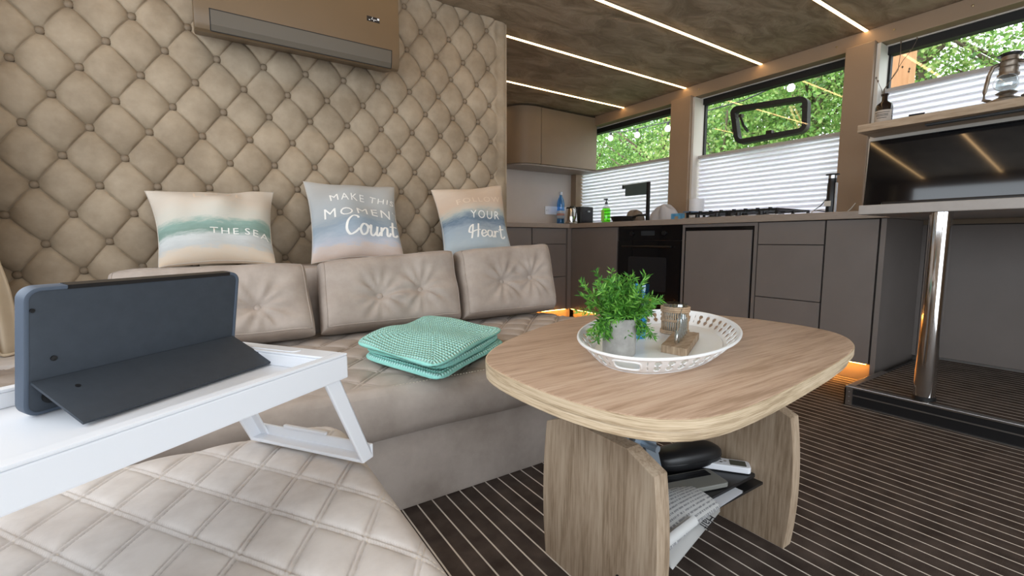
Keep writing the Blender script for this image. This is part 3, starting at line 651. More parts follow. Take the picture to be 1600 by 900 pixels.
def tray_leg(xb, lean):
    """U-shaped folding leg: two splayed uprights and a foot rail"""
    m = MB(); yn, yf = .006, TWd - .006; zt = RZ - .034; zb = .392
    xt = xb - lean
    for y, s in ((yn, 1), (yf, -1)):
        m.add([], [])
        P = [(xt - .026, y, zt), (xt + .004, y, zt), (xb + .006, y, zb), (xb - .020, y, zb)]
        m.add([(p[0], p[1], p[2]) for p in P] + [(p[0], p[1] + s * .006, p[2]) for p in P], [(0, 1, 2, 3), (7, 6, 5, 4), (0, 4, 5, 1), (1, 5, 6, 2), (2, 6, 7, 3), (3, 7, 4, 0)])
        m.add([(xt - .001, y, zt), (xt + .004, y, zt), (xb + .006, y, zb), (xb + .001, y, zb), (xt - .001, y + s * .022, zt), (xt + .004, y + s * .022, zt), (xb + .006, y + s * .022, zb), (xb + .001, y + s * .022, zb)], [(0, 1, 2, 3), (7, 6, 5, 4), (0, 4, 5, 1), (1, 5, 6, 2), (2, 6, 7, 3), (3, 7, 4, 0)])
    m.box((xb - .020, yn, zb - .002), (xb + .006, yf, zb + .004)); m.box((xb + .001, yn, zb), (xb + .006, yf, zb + .022))
    m.box((xb - .001, yn + .095, zb + .022), (xb + .006, yf - .06, zb + .028))
    return m
link('folding_leg', loc(tray_leg(.054, .070)), M_white, bt, bevel=.002)
link('folding_leg', loc(tray_leg(-TLn - .030, -.050 + .022)), M_white, bt, bevel=.002)
#link('hinge_bracket', loc(MB().box((-.30, .004, RZ - .052), (-.335, .02, RZ - .036))), M_black, bt)

TP = (-.1685, .678, FZ + .001); TPHI = math.radians(39.98); TTH = math.radians(9.5); TL_, TH_, TK, TWf = .251, .139, .271, .080
tb = thing('tablet', 'tablet in a slate blue folio case propped up on the bed tray', 'tablet', TP, TPHI)
tM = tb.matrix_basis
lean = tM @ Matrix.Rotation(TTH, 4, 'X')   # local x along, -y towards the viewer, z up
def tl(mb): return xf(mb, lean)
body = MB().prism(rrect(0, .0, TL_, TH_, .012), 0.0, .010, 1)
link('case_back', tl(body), M_case, tb, True, bevel=.003)
def ring_prism(o, i_, y0, y1):
    n = len(o); m = MB(); m.v = [(x, y, z) for y in (y0, y1) for L_ in (o, i_) for x, z in L_]
    for k in range(n):
        j = (k + 1) % n; m.f += [(k, j, n + j, n + k), (2 * n + j, 2 * n + k, 3 * n + k, 3 * n + j), (j, k, 2 * n + k, 2 * n + j), (n + k, n + j, 3 * n + j, 3 * n + k)]
    return m
link('case_rim', tl(ring_prism(rrect(-.0035, .0, TL_ + .0035, TH_ + .003, .014, 8), rrect(.0015, .004, TL_ - .0015, TH_ - .001, .010, 8), -.0008, .0135)), M_caserim, tb, True, bevel=.0015)
link('screen', tl(MB().box((.008, .0102, .006), (TL_ - .008, .0125, TH_ - .004))), M_screen, tb)
tb2 = MB().box((.034, -.0012, TH_ - .001), (TL_ - .014, .0115, TH_ + .0036)); link('button_slot', tl(tb2), M_black, tb)
for x, z, r in ((.022, .062, .0030), (.0035, .118, .0022)):
    c = MB().lathe([(0, 0), (r, 0), (r, .0016), (0, .0018)], n=12); xf(c, Matrix.Translation((x, -.0004, z)) @ Matrix.Rotation(PI / 2, 4, 'X')); link('case_hole', tl(c), M_black, tb, True)
c = MB().lathe([(.006, 0), (.0085, 0), (.0085, .0016), (.006, .0016)], n=18); xf(c, Matrix.Translation((.020, -.0006, .020)) @ Matrix.Rotation(PI / 2, 4, 'X'))
link('camera_ring', tl(c), M_black, tb, True)
hz_ = TK * TH_
hp = Vector((0, -math.sin(TTH) * hz_, math.cos(TTH) * hz_)) + Vector((0, -.001, 0)); fp = Vector((0, -TWf - .002, .002))
dv = (fp - hp); nn = Vector((0, dv.z, -dv.y)).normalized() * .0028
fl = MB(); fl.add([(x, *(p + o).yz) for x in (.002, TL_ - .002) for p in (hp, fp) for o in (Vector((0, 0, 0)), nn)], [(0, 1, 3, 2), (4, 6, 7, 5), (0, 4, 5, 1), (2, 3, 7, 6), (0, 2, 6, 4), (1, 5, 7, 3)])
link('kickstand_flap', xf(fl, tM), M_case, tb)
fh = MB().lathe([(0, 0), (.0024, 0), (.0024, .001), (0, .001)], n=12); ang = math.atan2(-dv.z, -dv.y)
q = hp + dv * .30 - nn * .18
for sgn in (1,):
    f2 = MB().add(fh.v, fh.f); nrm = nn.normalized()
    if nrm.z < 0: nrm = -nrm
    q = hp + dv * .30 + nrm * (.0029 if nn.z > 0 else .0001)
    xf(f2, Matrix.Translation((.030, q.y, q.z)) @ Vector((0, 0, 1)).rotation_difference(nrm).to_matrix().to_4x4()); link('flap_hole', xf(f2, tM), M_black, tb)

# ------------------------------------------------------------------ folded teal blanket
M_teal = mat('teal_waffle_knit', (0.22, 0.62, 0.55), 0.9)
def teal():
    N, L, b = nodes_of(M_teal); uv = N.new('ShaderNodeUVMap'); sp = N.new('ShaderNodeSeparateXYZ'); L(uv.outputs[0], sp.inputs[0]); outs = []
    for i, s in ((0, 34), (1, 32)):
        a = N.new('ShaderNodeMath'); a.operation = 'MULTIPLY'; a.inputs[1].default_value = s * PI; L(sp.outputs[i], a.inputs[0])
        c = N.new('ShaderNodeMath'); c.operation = 'SINE'; L(a.outputs[0], c.inputs[0]); d = N.new('ShaderNodeMath'); d.operation = 'ABSOLUTE'; L(c.outputs[0], d.inputs[0]); outs.append(d.outputs[0])
    m_ = N.new('ShaderNodeMath'); m_.operation = 'MULTIPLY'; L(outs[0], m_.inputs[0]); L(outs[1], m_.inputs[1])
    bp = N.new('ShaderNodeBump'); bp.inputs['Strength'].default_value = 1.0; bp.inputs['Distance'].default_value = .006; L(m_.outputs[0], bp.inputs['Height']); L(bp.outputs[0], b.inputs['Normal'])
    r = N.new('ShaderNodeValToRGB'); r.color_ramp.elements[0].position = .1; r.color_ramp.elements[1].position = .8; r.color_ramp.elements[0].color = (.34, .78, .69, 1); r.color_ramp.elements[1].color = (.60, .96, .90, 1)
    L(m_.outputs[0], r.inputs[0]); L(r.outputs[0], b.inputs['Base Color'])
teal()
bz = ST + .015
cA, cB, cC, cD = [onZ(*q, .405)[:2] for q in ((560, 552), (668, 508), (786, 530), (680, 592))]
bl_ = thing('folded_blanket', 'folded teal waffle-knit blanket lying on the sofa seat', 'blanket', (*((cA + cC) / 2), bz))
def blanket_layer(cs, z0, th, seed, amp):
    A_, B_, C_, D_ = cs; nu = nv = 46; u = np.sin(np.linspace(-PI / 2, PI / 2, nu)); uu, vv = np.meshgrid(u, u); s, t = (uu + 1) / 2, (vv + 1) / 2
    r_ = np.random.default_rng(seed)
    P = A_ * ((1 - s) * (1 - t))[..., None] + D_ * (s * (1 - t))[..., None] + C_ * (s * t)[..., None] + B_ * ((1 - s) * t)[..., None]
    rad = (np.abs(uu) ** 10 + np.abs(vv) ** 10) ** (1 / 10); ed = 0 * uu; k_ = np.where(rad > 1e-6, np.maximum(np.abs(uu), np.abs(vv)) / np.maximum(rad, 1e-6), 1); P = P.mean((0, 1)) + (P - P.mean((0, 1))) * (k_ * (1 + .025 * np.sin(2.2 * uu + seed) + .03 * np.sin(2.9 * vv + 2 * seed)))[..., None]
    pr = (np.clip(1 - np.abs(uu) ** 14, 0, 1) * np.clip(1 - np.abs(vv) ** 14, 0, 1)) ** .36
    w = sum(amp * r_.uniform(.3, 1) * np.sin(r_.uniform(2, 6) * (uu * math.cos(k) + vv * math.sin(k)) + r_.uniform(0, 6)) for k in r_.uniform(0, 6, 5))
    top = np.concatenate([P + ed[..., None], (z0 + th * .5 + th * .5 * pr + w * pr)[..., None]], 2); bot = np.concatenate([P + ed[..., None], (z0 + th * .5 - th * .5 * pr)[..., None]], 2)
    m = MB().grid(top); m.grid(bot, True); m.uv = np.concatenate([np.stack([s, t], 2).reshape(-1, 2)] * 2); return m
cen = (cA + cB + cC + cD) / 4
for k, (sc, off, z, th, amp) in enumerate((((1.0), (.010, -.008), bz, .022, .000), ((.98), (.006, -.002), bz + .020, .022, .001), ((1.02), (-.004, .0), bz + .040, .024, .0065))):
    cs = [cen + (q - cen) * sc + np.array(off) for q in (cA, cB, cC, cD)]
    if k == 1: cs[3] = cs[3] + np.array((.012, .012))
    o = link('fold', blanket_layer(cs, z, th, 3 + k, amp), M_teal, bl_, 'open'); weld(o)

# ------------------------------------------------------------------ coffee table
TZ = .515
out = np.array([(.451, .775), (.492, .824), (.541, .864), (.603, .905), (.697, .955), (.764, .987), (.838, 1.017), (.944, 1.052), (1.038, 1.054), (1.17, 1.005), (1.268, .930), (1.32, .858), (1.362, .731), (1.365, .605), (1.343, .515), (1.286, .458), (1.198, .411), (1.121, .391), (.985, .370), (.81, .351), (.687, .340), (.597, .338), (.547, .344), (.518, .353), (.49, .371), (.469, .396), (.445, .443), (.43, .508), (.423, .597), (.424, .676), (.432, .731)])
def smooth_loop(p, n=110, it=2):
    p = np.array(p)
    seg = np.linalg.norm(np.roll(p, -1, 0) - p, axis=1); s = np.concatenate([[0], np.cumsum(seg)]); q = np.vstack([p, p[:1]]); t = np.linspace(0, s[-1], n, endpoint=False)
    r = np.stack([np.interp(t, s, q[:, i]) for i in range(2)], 1)
    for _ in range(it): r = .25 * np.roll(r, 1, 0) + .5 * r + .25 * np.roll(r, -1, 0)
    return r
tc_ = smooth_loop(out)
ct = thing('coffee_table', 'pale oak coffee table with two panel legs beside the sofa', 'table', (.893, .70, 0))
def slab(loop, z0, z1, r=.003):
    n = len(loop); c = loop.mean(0); rings = []
    for z, i in ((z0, .002), (z0 + r * .5, 0), (z1 - r, 0), (z1 - r * .3, r * .35), (z1, r)):
        d = loop - c; rings.append(np.concatenate([loop - d / np.linalg.norm(d, axis=1, keepdims=True) * i, np.full((n, 1), z)], 1))
    m = MB(); m.v = [tuple(p) for rg in rings for p in rg.tolist()]
    m.f = [(k * n + i, k * n + (i + 1) % n, (k + 1) * n + (i + 1) % n, (k + 1) * n + i) for k in range(len(rings) - 1) for i in range(n)] + [tuple(range(n))[::-1], tuple(range((len(rings) - 1) * n, len(rings) * n))]
    return m
link('table_top', slab(tc_, TZ - .0175, TZ), M_oakX, ct, True, auto=50)
# edge band and the folded second leaf below
def band(loop, z0, z1, o):
    n = len(loop); c = loop.mean(0); d = (loop - c); d /= np.linalg.norm(d, axis=1, keepdims=True); a = loop + d * o; b = loop - d * .004; m = MB()
    m.v = [(*p, z0) for p in a] + [(*p, z1) for p in a] + [(*p, z0) for p in b] + [(*p, z1) for p in b]
    for i in range(n): j = (i + 1) % n; m.f += [(i, j, n + j, n + i), (n + i, n + j, 3 * n + j, 3 * n + i), (2 * n + j, 2 * n + i, 3 * n + i, 3 * n + j), (j, i, 2 * n + i, 2 * n + j)]
    return m
link('edge_band', band(tc_, TZ - .0172, TZ - .0012, .0012), M_oakE, ct, True, auto=50)
c0 = tc_.mean(0); lw = c0 + (tc_ - c0) * np.array((.985, .992)) + np.array((-.006, 0.002))
link('folded_leaf', slab(lw, TZ - .0345, TZ - .0180), M_oakE, ct, True, auto=50)
LT = .036
def leg_outline(y0, y1, zt, b=.015, cut=.062):
    ym = (y0 + y1) / 2; hw = (y1 - y0) / 2; P = []
    for z in np.linspace(0, zt, 14): P.append((ym + hw - b * ((z / zt - .45) / .55) ** 2 * 1.1, z))
    P[-1] = (P[-1][0], zt - .026); P.append((P[-1][0] - cut, zt))
    L = [(2 * ym - y, z) for y, z in P]; return P + L[::-1]
leg1, leg2 = (.640, .640 + LT), (1.130, 1.130 + LT)
zl = .358
for x0, x1 in (leg1, leg2):
    o = leg_outline(.492, .826, zl)
    link('panel_leg', MB().prism(o, x0, x1, 0), M_oakZ, ct, bevel=.002)
c = MB().lathe([(0, 0), (.0055, 0), (.0055, .001), (0, .001)], n=14); xf(c, Matrix.Translation((leg1[0] - .0005, .583, .085)) @ Matrix.Rotation(-PI / 2, 4, 'Y') @ Matrix.Scale(1.6, 4, (1, 0, 0))); link('bolt_hole', c, M_black, ct)
link('lower_shelf', MB().box((leg1[1], .56, .140), (leg2[0], .80, .146)), M_black, ct)
mech = MB()
mech.box((.72, .63, TZ - .044), (1.10, .655, TZ - .0355)); mech.box((.72, .74, TZ - .044), (1.10, .765, TZ - .0355))
for y in (.642, .752):
    mech.bar((.70, y, .20), (.84, y, TZ - .044), .006, .034); mech.bar((.83, y, .20), (.735, y, TZ - .044), .006, .034)
    mech.bar((1.08, y, .30), (.92, y, TZ - .044), .006, .03)
mech.tube([(.77, .60, .31), (.77, .80, .31)], .008, 10); mech.tube([(.98, .60, .36), (.98, .80, .36)], .008, 10)
mech.box((leg1[1], .60, .31), (leg1[1] + .004, .79, .362)); mech.box((leg2[0] - .004, .60, .31), (leg2[0], .79, .362))
link('lift_mechanism', mech, M_mech, ct)

# things on the lower shelf
SZ = .146
def sheet(cs, z, bend, n=18, th=.004):
    A_, B_, C_, D_ = [np.array(c) for c in cs]; u = np.linspace(0, 1, n); s, t = np.meshgrid(u, u)
    P = A_ * ((1 - s) * (1 - t))[..., None] + B_ * (s * (1 - t))[..., None] + C_ * (s * t)[..., None] + D_ * ((1 - s) * t)[..., None]
    zz = z + bend(s, t); m = MB(); m.grid(np.concatenate([P, zz[..., None] + th], 2)); m.grid(np.concatenate([P, zz[..., None]], 2), True)
    m.uv = np.concatenate([np.stack([s, t], 2).reshape(-1, 2)] * 2); return m
def print_mat(name, paper, ink, rows, pic=None):
    m = mat(name, paper, .8); N, L, b = nodes_of(m); uv = N.new('ShaderNodeUVMap'); sp = N.new('ShaderNodeSeparateXYZ'); L(uv.outputs[0], sp.inputs[0])
    a = N.new('ShaderNodeMath'); a.operation = 'MULTIPLY'; a.inputs[1].default_value = rows; L(sp.outputs[1], a.inputs[0]); f = N.new('ShaderNodeMath'); f.operation = 'FRACT'; L(a.outputs[0], f.inputs[0])
    g = N.new('ShaderNodeMath'); g.operation = 'LESS_THAN'; g.inputs[1].default_value = .42; L(f.outputs[0], g.inputs[0])
    nz = N.new('ShaderNodeTexNoise'); nz.inputs['Scale'].default_value = 60; mp = N.new('ShaderNodeMapping'); mp.inputs['Scale'].default_value = (1, .15, 1); L(uv.outputs[0], mp.inputs[0]); L(mp.outputs[0], nz.inputs['Vector'])
    g2 = N.new('ShaderNodeMath'); g2.operation = 'GREATER_THAN'; g2.inputs[1].default_value = .46; L(nz.outputs[0], g2.inputs[0])
    mu = N.new('ShaderNodeMath'); mu.operation = 'MULTIPLY'; L(g.outputs[0], mu.inputs[0]); L(g2.outputs[0], mu.inputs[1])
    mx = N.new('ShaderNodeMix'); mx.data_type = 'RGBA'; L(mu.outputs[0], mx.inputs[0]); mx.inputs[6].default_value = (*paper, 1); mx.inputs[7].default_value = (*ink, 1); L(mx.outputs[2], b.inputs['Base Color']); return m
M_news = print_mat('printed_newspaper', (.60, .60, .59), (.27, .27, .28), 12)
M_magpic = mat('magazine_photo', (.16, .07, .045), .35, c2=(.03, .05, .13), scale=9, detail=3)
mg = thing('magazine', 'photo magazine lying open on the lower table shelf', 'magazine', (.88, .66, SZ))
cs = [(.70, .535), (1.04, .560), (1.03, .79), (.69, .79)]
link('cover_page', sheet(cs, SZ + .001, lambda s, t: .004 * np.sin(PI * s)), M_white, mg, 'open')
link('photo', sheet([(.70, .600), (.86, .600), (.86, .77), (.70, .77)], SZ + .0058, lambda s, t: .0025 * np.sin(PI * s)+.0012, th=.0008), M_magpic, mg, 'open')
tm = text_mb('H', .040); xf(tm, Matrix.Translation((.94, .60, SZ + .0105)) @ Matrix.Rotation(PI / 2 + .1, 4, 'Z')); link('lettering', tm, M_ink, mg, 'open')
nwp = thing('newspaper', 'folded newspaper with curled edge hanging over the lower table shelf', 'newspaper', (.78, .56, SZ))
link('page', sheet([(.682, .505), (.905, .535), (.915, .640), (.690, .640)], SZ + .021, lambda s, t: .012 * np.sin(PI * np.clip(t, 0, 1)) ** .7 + .006 * np.sin(PI * s) + .012 * t * (1 - s), n=26, th=.002), M_news, nwp, 'open')
link('under_page', sheet([(.68, .488), (.90, .532), (.91, .63), (.685, .63)], SZ + .0135, lambda s, t: -.012 * (1 - t) ** 2 * (1 - s) + .003 * s, n=14, th=.004), M_paper, nwp, 'open')
rl = MB(); pts = [(a * .0 + .684, 0, 0) for a in range(1)]
for k in range(20):
    a = PI / 2 + 1.6 * PI * k / 19; rl.v += [(.683, .517 + .011 * math.cos(a), SZ + .033 + .011 * math.sin(a)), (.80, .530 + .011 * math.cos(a), SZ + .033 + .011 * math.sin(a))]
rl.f = [(2 * k, 2 * k + 1, 2 * k + 3, 2 * k + 2) for k in range(19)]; link('rolled_edge', rl, M_paper, nwp, 'open')
tm = text_mb('Half', .030, shear=.2); xf(tm, Matrix.Translation((.845, .5215, 0)) @ Matrix.Rotation(PI + .2, 4, 'Z') @ Matrix.Translation((0, -.012, 0)))
def on_under(x, y): s_ = (x - .68) / .22; t_ = (y - (.488 + .044 * s_)) / .1; return SZ + .0135 - .012 * (1 - t_) ** 2 * (1 - s_) + .003 * s_ + .0048
tm.v = [(x, y, on_under(x, y)) for x, y, z in tm.v]; link('masthead', tm, M_ink, nwp, 'open')
# black folder, long black case, grey gadget, white remote
fd = tag(link('black_folder', MB().prism(rrect(.90, .572, 1.118, .75, .006), SZ + .012, SZ + .020), M_black, None, bevel=.0015), 'thin black folder lying across the magazine by the leg', 'folder')
cse = thing('glasses_case', 'long rounded black spectacle case on the black folder', 'case', (1.02, .70, SZ + .02))
def capsule(x0, x1, y0, y1, z0, z1, ang, piv):
    m = MB(); nx = 26; t = np.linspace(0, 2 * PI, 26, endpoint=False); u = -np.cos(np.linspace(0, PI, nx)); rings = []
    for k in u:
        r = max(1 - abs(k) ** 3.2, 0) ** .38; rings.append([((x0 + x1) / 2 + k * (x1 - x0) / 2, (y0 + y1) / 2 + r * (y1 - y0) / 2 * np.sign(math.cos(a)) * abs(math.cos(a)) ** .7, (z0 + z1) / 2 + r * (z1 - z0) / 2 * np.sign(math.sin(a)) * abs(math.sin(a)) ** .7) for a in t])
    n = len(t); m.v = [p for r in rings for p in r]; m.f = [(k * n + i, k * n + (i + 1) % n, (k + 1) * n + (i + 1) % n, (k + 1) * n + i) for k in range(nx - 1) for i in range(n)]
    return xf(m, Matrix.Translation(piv) @ Matrix.Rotation(ang, 4, 'Z') @ Matrix.Translation((-piv[0], -piv[1], -piv[2])))
link('shell', capsule(.905, 1.105, .655, .735, SZ + .021, SZ + .078, -.25, (1.0, .69, SZ)), M_black, cse, 'all')
link('lid_seam', capsule(.904, 1.106, .6545, .7355, SZ + .047, SZ + .051, -.25, (1.0, .69, SZ)), M_blackgloss, cse, 'all')
gd = thing('grey_reader', 'flat grey e-reader with dark front beside the black case', 'e-reader', (.93, .63, SZ))
G = Matrix.Translation((.915, .635, SZ + .022)) @ Matrix.Rotation(-.28, 4, 'Z')
link('body', xf(MB().prism(rrect(-.10, -.036, .10, .036, .008), 0, .011), G), mat('warm_grey_plastic', (.20, .20, .18), .4), gd, bevel=.002)
link('screen', xf(MB().prism(rrect(-.088, .006, .085, .031, .003), .011, .0118), G), M_blackgloss, gd)
rm = thing('white_remote', 'white remote control with round dial and small display by the table leg', 'remote', (1.09, .61, SZ))
R_ = Matrix.Translation((1.077, .635, SZ + .022)) @ Matrix.Rotation(math.radians(-52), 4, 'Z')
link('body', xf(MB().prism(rrect(-.062, -.021, .062, .021, .010), 0, .016), R_), M_white, rm, bevel=.003)
c = MB().lathe([(0, .016), (.012, .016), (.012, .020), (.009, .021), (0, .0195)], c=(-.034, 0, 0), n=20); link('dial', xf(c, R_), M_black, rm, True)
link('display', xf(MB().prism(rrect(.014, -.014, .052, .014, .002), .0158, .0166), R_), mat('lcd_olive', (.06, .07, .055), .2), rm)
c = MB()
for x, y in ((-.006, .008), (-.006, -.006), (.004, .002)): c.lathe([(0, .016), (.0035, .016), (.0035, .0172), (0, .0174)], c=(x, y, 0), n=10)
link('key_cluster', xf(c, R_), M_steel, rm)

# ------------------------------------------------------------------ white oval tray and what stands on it
OC, OA, OB, OT = (.850, .665), .298, .162, math.radians(26.8)
tz = TZ
ot = thing('oval_tray', 'white oval metal tray with a pierced rim on the coffee table', 'tray', (*OC, tz))
RM = Matrix.Translation((*OC, tz)) @ Matrix.Rotation(OT, 4, 'Z')
BA, BB = OA - .035, OB - .035
m = MB(); n = 96
ring = lambda a, b, z: [(a * math.cos(2 * PI * k / n), b * math.sin(2 * PI * k / n), z) for k in range(n)]
for rg in (ring(BA, BB, 0.0), ring(BA, BB, .004), ring(BA - .004, BB - .004, .0042)): m.v += rg
m.f = [(k * n + i, k * n + (i + 1) % n, (k + 1) * n + (i + 1) % n, (k + 1) * n + i) for k in range(2) for i in range(n)] + [tuple(range(n))[::-1], tuple(range(2 * n, 3 * n))]
link('tray_floor', xf(m, RM), M_whitetin, ot, True)
NW, NH, HT = 960, 16, .034
def wall_pt(t, s):
    a = BA + (OA - BA) * s ** .85; b = BB + (OB - BB) * s ** .85; return (a * math.cos(t), b * math.sin(t), .001 + HT * s)
w = MB(); keep = {}
def hole(i, j):
    t = (i + .5) / NW; s = (j + .5) / NH
    for h0 in (.0, .5):
        d = abs((t - h0 + .5) % 1 - .5)
        if d < .036: return (d / .026) ** 4 + ((s - .5) / .27) ** 4 < 1
    if s < .16 or s > .86: return False
    c = (t * 46) % 1 - .5; z = (s - .51) / .34
    return (c / .27) ** 2 + ((abs(z) - .52) / .42) ** 2 < 1 or (abs(c) < .10 and abs(z) < .5)
w.v = [wall_pt(2 * PI * i / NW, j / NH) for i in range(NW) for j in range(NH + 1)]
w.f = [(i * (NH + 1) + j, ((i + 1) % NW) * (NH + 1) + j, ((i + 1) % NW) * (NH + 1) + j + 1, i * (NH + 1) + j + 1) for i in range(NW) for j in range(NH) if not hole(i, j)]
pw = link('pierced_wall', xf(w, RM), M_whitetin, ot, 'open')
so = pw.modifiers.new('thickness', 'SOLIDIFY'); so.thickness = .0016
link('rim_bead', xf(MB().tube([(OA * math.cos(2 * PI * k / 120), OB * math.sin(2 * PI * k / 120), HT + .001) for k in range(120)], .0032, 8, True), RM), M_whitetin, ot, 'all')
for h0 in (0, PI):
    pts = []
    for k in range(40):
        a = 2 * PI * k / 40; ct_, st_2 = math.cos(a), math.sin(a); cu = abs(ct_) ** .5 * (1 if ct_ > 0 else -1); su = abs(st_2) ** .5 * (1 if st_2 > 0 else -1)
        p = wall_pt(h0 + cu * .026 * 2 * PI, .5 + .27 * su); pts.append(p)
    link('grip_edge', xf(MB().tube(pts, .0022, 6, True), RM), M_whitetin, ot, 'all')
OZ = tz + .0045
# concrete pot with plant
pc = (.688, .640)
pp = thing('potted_plant', 'bushy green artificial plant in a round concrete pot', 'plant', (*pc, OZ))
link('pot', MB().lathe([(.0305, 0), (.0325, .003), (.0335, .03), (.0335, .073), (.032, .075), (.0285, .075), (.0275, .066), (.001, .066)], (*pc, OZ), 32), M_concrete, pp, True)
link('soil', MB().lathe([(.0275, .062), (.0275, .068), (.001, .070)], (*pc, OZ), 20), M_soil, pp, True)
lv = MB(); stm = MB(); rs = random.Random(5)
for k in range(116):
    low = k >= 94; az = rs.uniform(0, 2 * PI); spread = rs.uniform(1.0, 1.35) if low else rs.uniform(.15, 1.0) ** .8; ln = rs.uniform(.066, .118) * (1.0 - .22 * spread)
    p = Vector((pc[0] + rs.uniform(-.016, .016), pc[1] + rs.uniform(-.016, .016), OZ + .068)); d = Vector((math.cos(az) * spread, math.sin(az) * spread, 1.25 - .50 * spread)).normalized()
    pts = [p.copy()]; ns = 10
    for i in range(ns):
        d = (d + Vector((rs.uniform(-.12, .12), rs.uniform(-.12, .12), -.05 * spread - .22 * max(spread - .65, 0) * (i > 2) - (.08 if low else 0) - .01))).normalized(); p = p + d * ln / ns; pts.append(p.copy())
    stm.tube(pts, .0008, 4)
    for i in range(2, ns + 1):
        t = (pts[i] - pts[i - 1]).normalized(); a = t.cross(Vector((.2, .1, 1))).normalized(); b = t.cross(a)
        for q in range(4 if i < ns else 7):
            ph = rs.uniform(0, 2 * PI); dr = (t * rs.uniform(.35, .9) + (a * math.cos(ph) + b * math.sin(ph)) * rs.uniform(.6, 1)).normalized(); l = rs.uniform(.010, .019); wv = dr.cross(Vector((rs.uniform(-1, 1), rs.uniform(-1, 1), rs.uniform(-1, 1)))).normalized() * rs.uniform(.0013, .0020)
            o = pts[i] - t * rs.uniform(0, ln / ns); nrm = dr.cross(wv).normalized() * .0012
            lv.add([o, o + dr * l * .5 + wv - nrm, o + dr * l, o + dr * l * .5 - wv - nrm], [(0, 1, 2), (0, 2, 3)])
f_ = link('foliage', lv, M_plant, pp, 'open'); f_['kind'] = 'stuff'; s_ = link('stems', stm, M_plant, pp, 'open'); s_['kind'] = 'stuff'
# blue tumbler
bg_ = tag(link('blue_tumbler', MB().lathe([(.001, .0), (.0135, .0), (.015, .004), (.0215, .128), (.0200, .128), (.0138, .010), (.001, .008)], (.842, .722, OZ), 28), M_blueglass, None, True), 'tall blue glass tumbler behind the concrete pot', 'glass')
# wicker tealight jar
jc = (.962, .712)
jr = thing('wicker_jar', 'glass jar sleeved in woven wicker at the back of the oval tray', 'jar', (*jc, OZ))
link('glass', MB().lathe([(.001, .001), (.0285, .001), (.0295, .004), (.0285, .075), (.0270, .075), (.0275, .006), (.001, .004)], (*jc, OZ), 28), M_clear, jr, True)
wk = MB()
for k in range(38):
    a = 2 * PI * k / 38; wk.tube([(jc[0] + .0312 * math.cos(a), jc[1] + .0312 * math.sin(a), OZ + z) for z in (.0, .03, .062)], .0013, 5)
link('upright_canes', wk, M_wicker, jr, 'all')['kind'] = 'stuff'
for z, r in ((.003, .0026), (.0075, .0022), (.033, .0017), (.036, .0017), (.056, .0024), (.0605, .0028), (.0655, .0026)):
    link('woven_band', MB().tube([(jc[0] + (.0325 + .0006 * math.sin(19 * 2 * PI * k / 60)) * math.cos(2 * PI * k / 60), jc[1] + (.0325 + .0006 * math.sin(19 * 2 * PI * k / 60)) * math.sin(2 * PI * k / 60), OZ + z + .0006 * math.sin(k * 2.1)) for k in range(60)], r, 6, True), M_wicker, jr, 'all')
# driftwood block with little glass tubes
b0, b1, b2, b3 = [onZ(*q, OZ + .008)[:2] for q in ((1031, 545), (1074, 553), (1094, 524), (1054, 521))]
bc = (b0 + b1 + b2 + b3) / 4
tbk = thing('vase_block', 'rustic wooden block holding small glass tubes on the oval tray', 'vase', (*bc, OZ))
m = MB(); ctr = [b0, b1, b2, b3]
ctr = [bc + (q - bc) * .94 for q in ctr]
NB = 10; u = np.linspace(0, 1, NB); s, t = np.meshgrid(u, u)
P = ctr[0] * ((1 - s) * (1 - t))[..., None] + ctr[1] * (s * (1 - t))[..., None] + ctr[2] * (s * t)[..., None] + ctr[3] * ((1 - s) * t)[..., None]
top = np.concatenate([P, (OZ + .016 + rng.normal(0, .0005, s.shape))[..., None]], 2); bot = np.concatenate([P, np.full((NB, NB, 1), OZ)], 2)
m.grid(top); m.grid(bot, True)
rimi = [(0, j) for j in range(NB)] + [(i, NB - 1) for i in range(1, NB)] + [(NB - 1, j) for j in range(NB - 2, -1, -1)] + [(i, 0) for i in range(NB - 2, 0, -1)]
k = len(rimi); m.f += [(i0 * NB + j0, NB * NB + i0 * NB + j0, NB * NB + i1 * NB + j1, i1 * NB + j1) for (i0, j0), (i1, j1) in zip(rimi, rimi[1:] + rimi[:1])]
link('block', m, M_driftwood, tbk)
axb = (ctr[3] + ctr[2] - ctr[0] - ctr[1]) / 2
for kk, (f, h, r) in enumerate(((-.30, .030, .0055), (-.14, .050, .0062), (.02, .056, .0062), (.18, .050, .0055), (.32, .040, .0052))):
    p = bc + axb * f; link('glass_tube', MB().lathe([(.001, .014), (r * .9, .014), (r, .017), (r, .014 + h), (r * .82, .014 + h), (r * .82, .018), (.001, .017)], (*p, OZ), 16), M_clear, tbk, True)
hk = MB().tube([(*(bc - axb * .36), OZ + .017), (*(bc - axb * .30), OZ + .040), (*(bc - axb * .10), OZ + .075), (*(bc - axb * .02), OZ + .082)], [.0022, .0018, .0014, .0009], 8); link('steel_pick', hk, M_chrome, tbk, 'all')

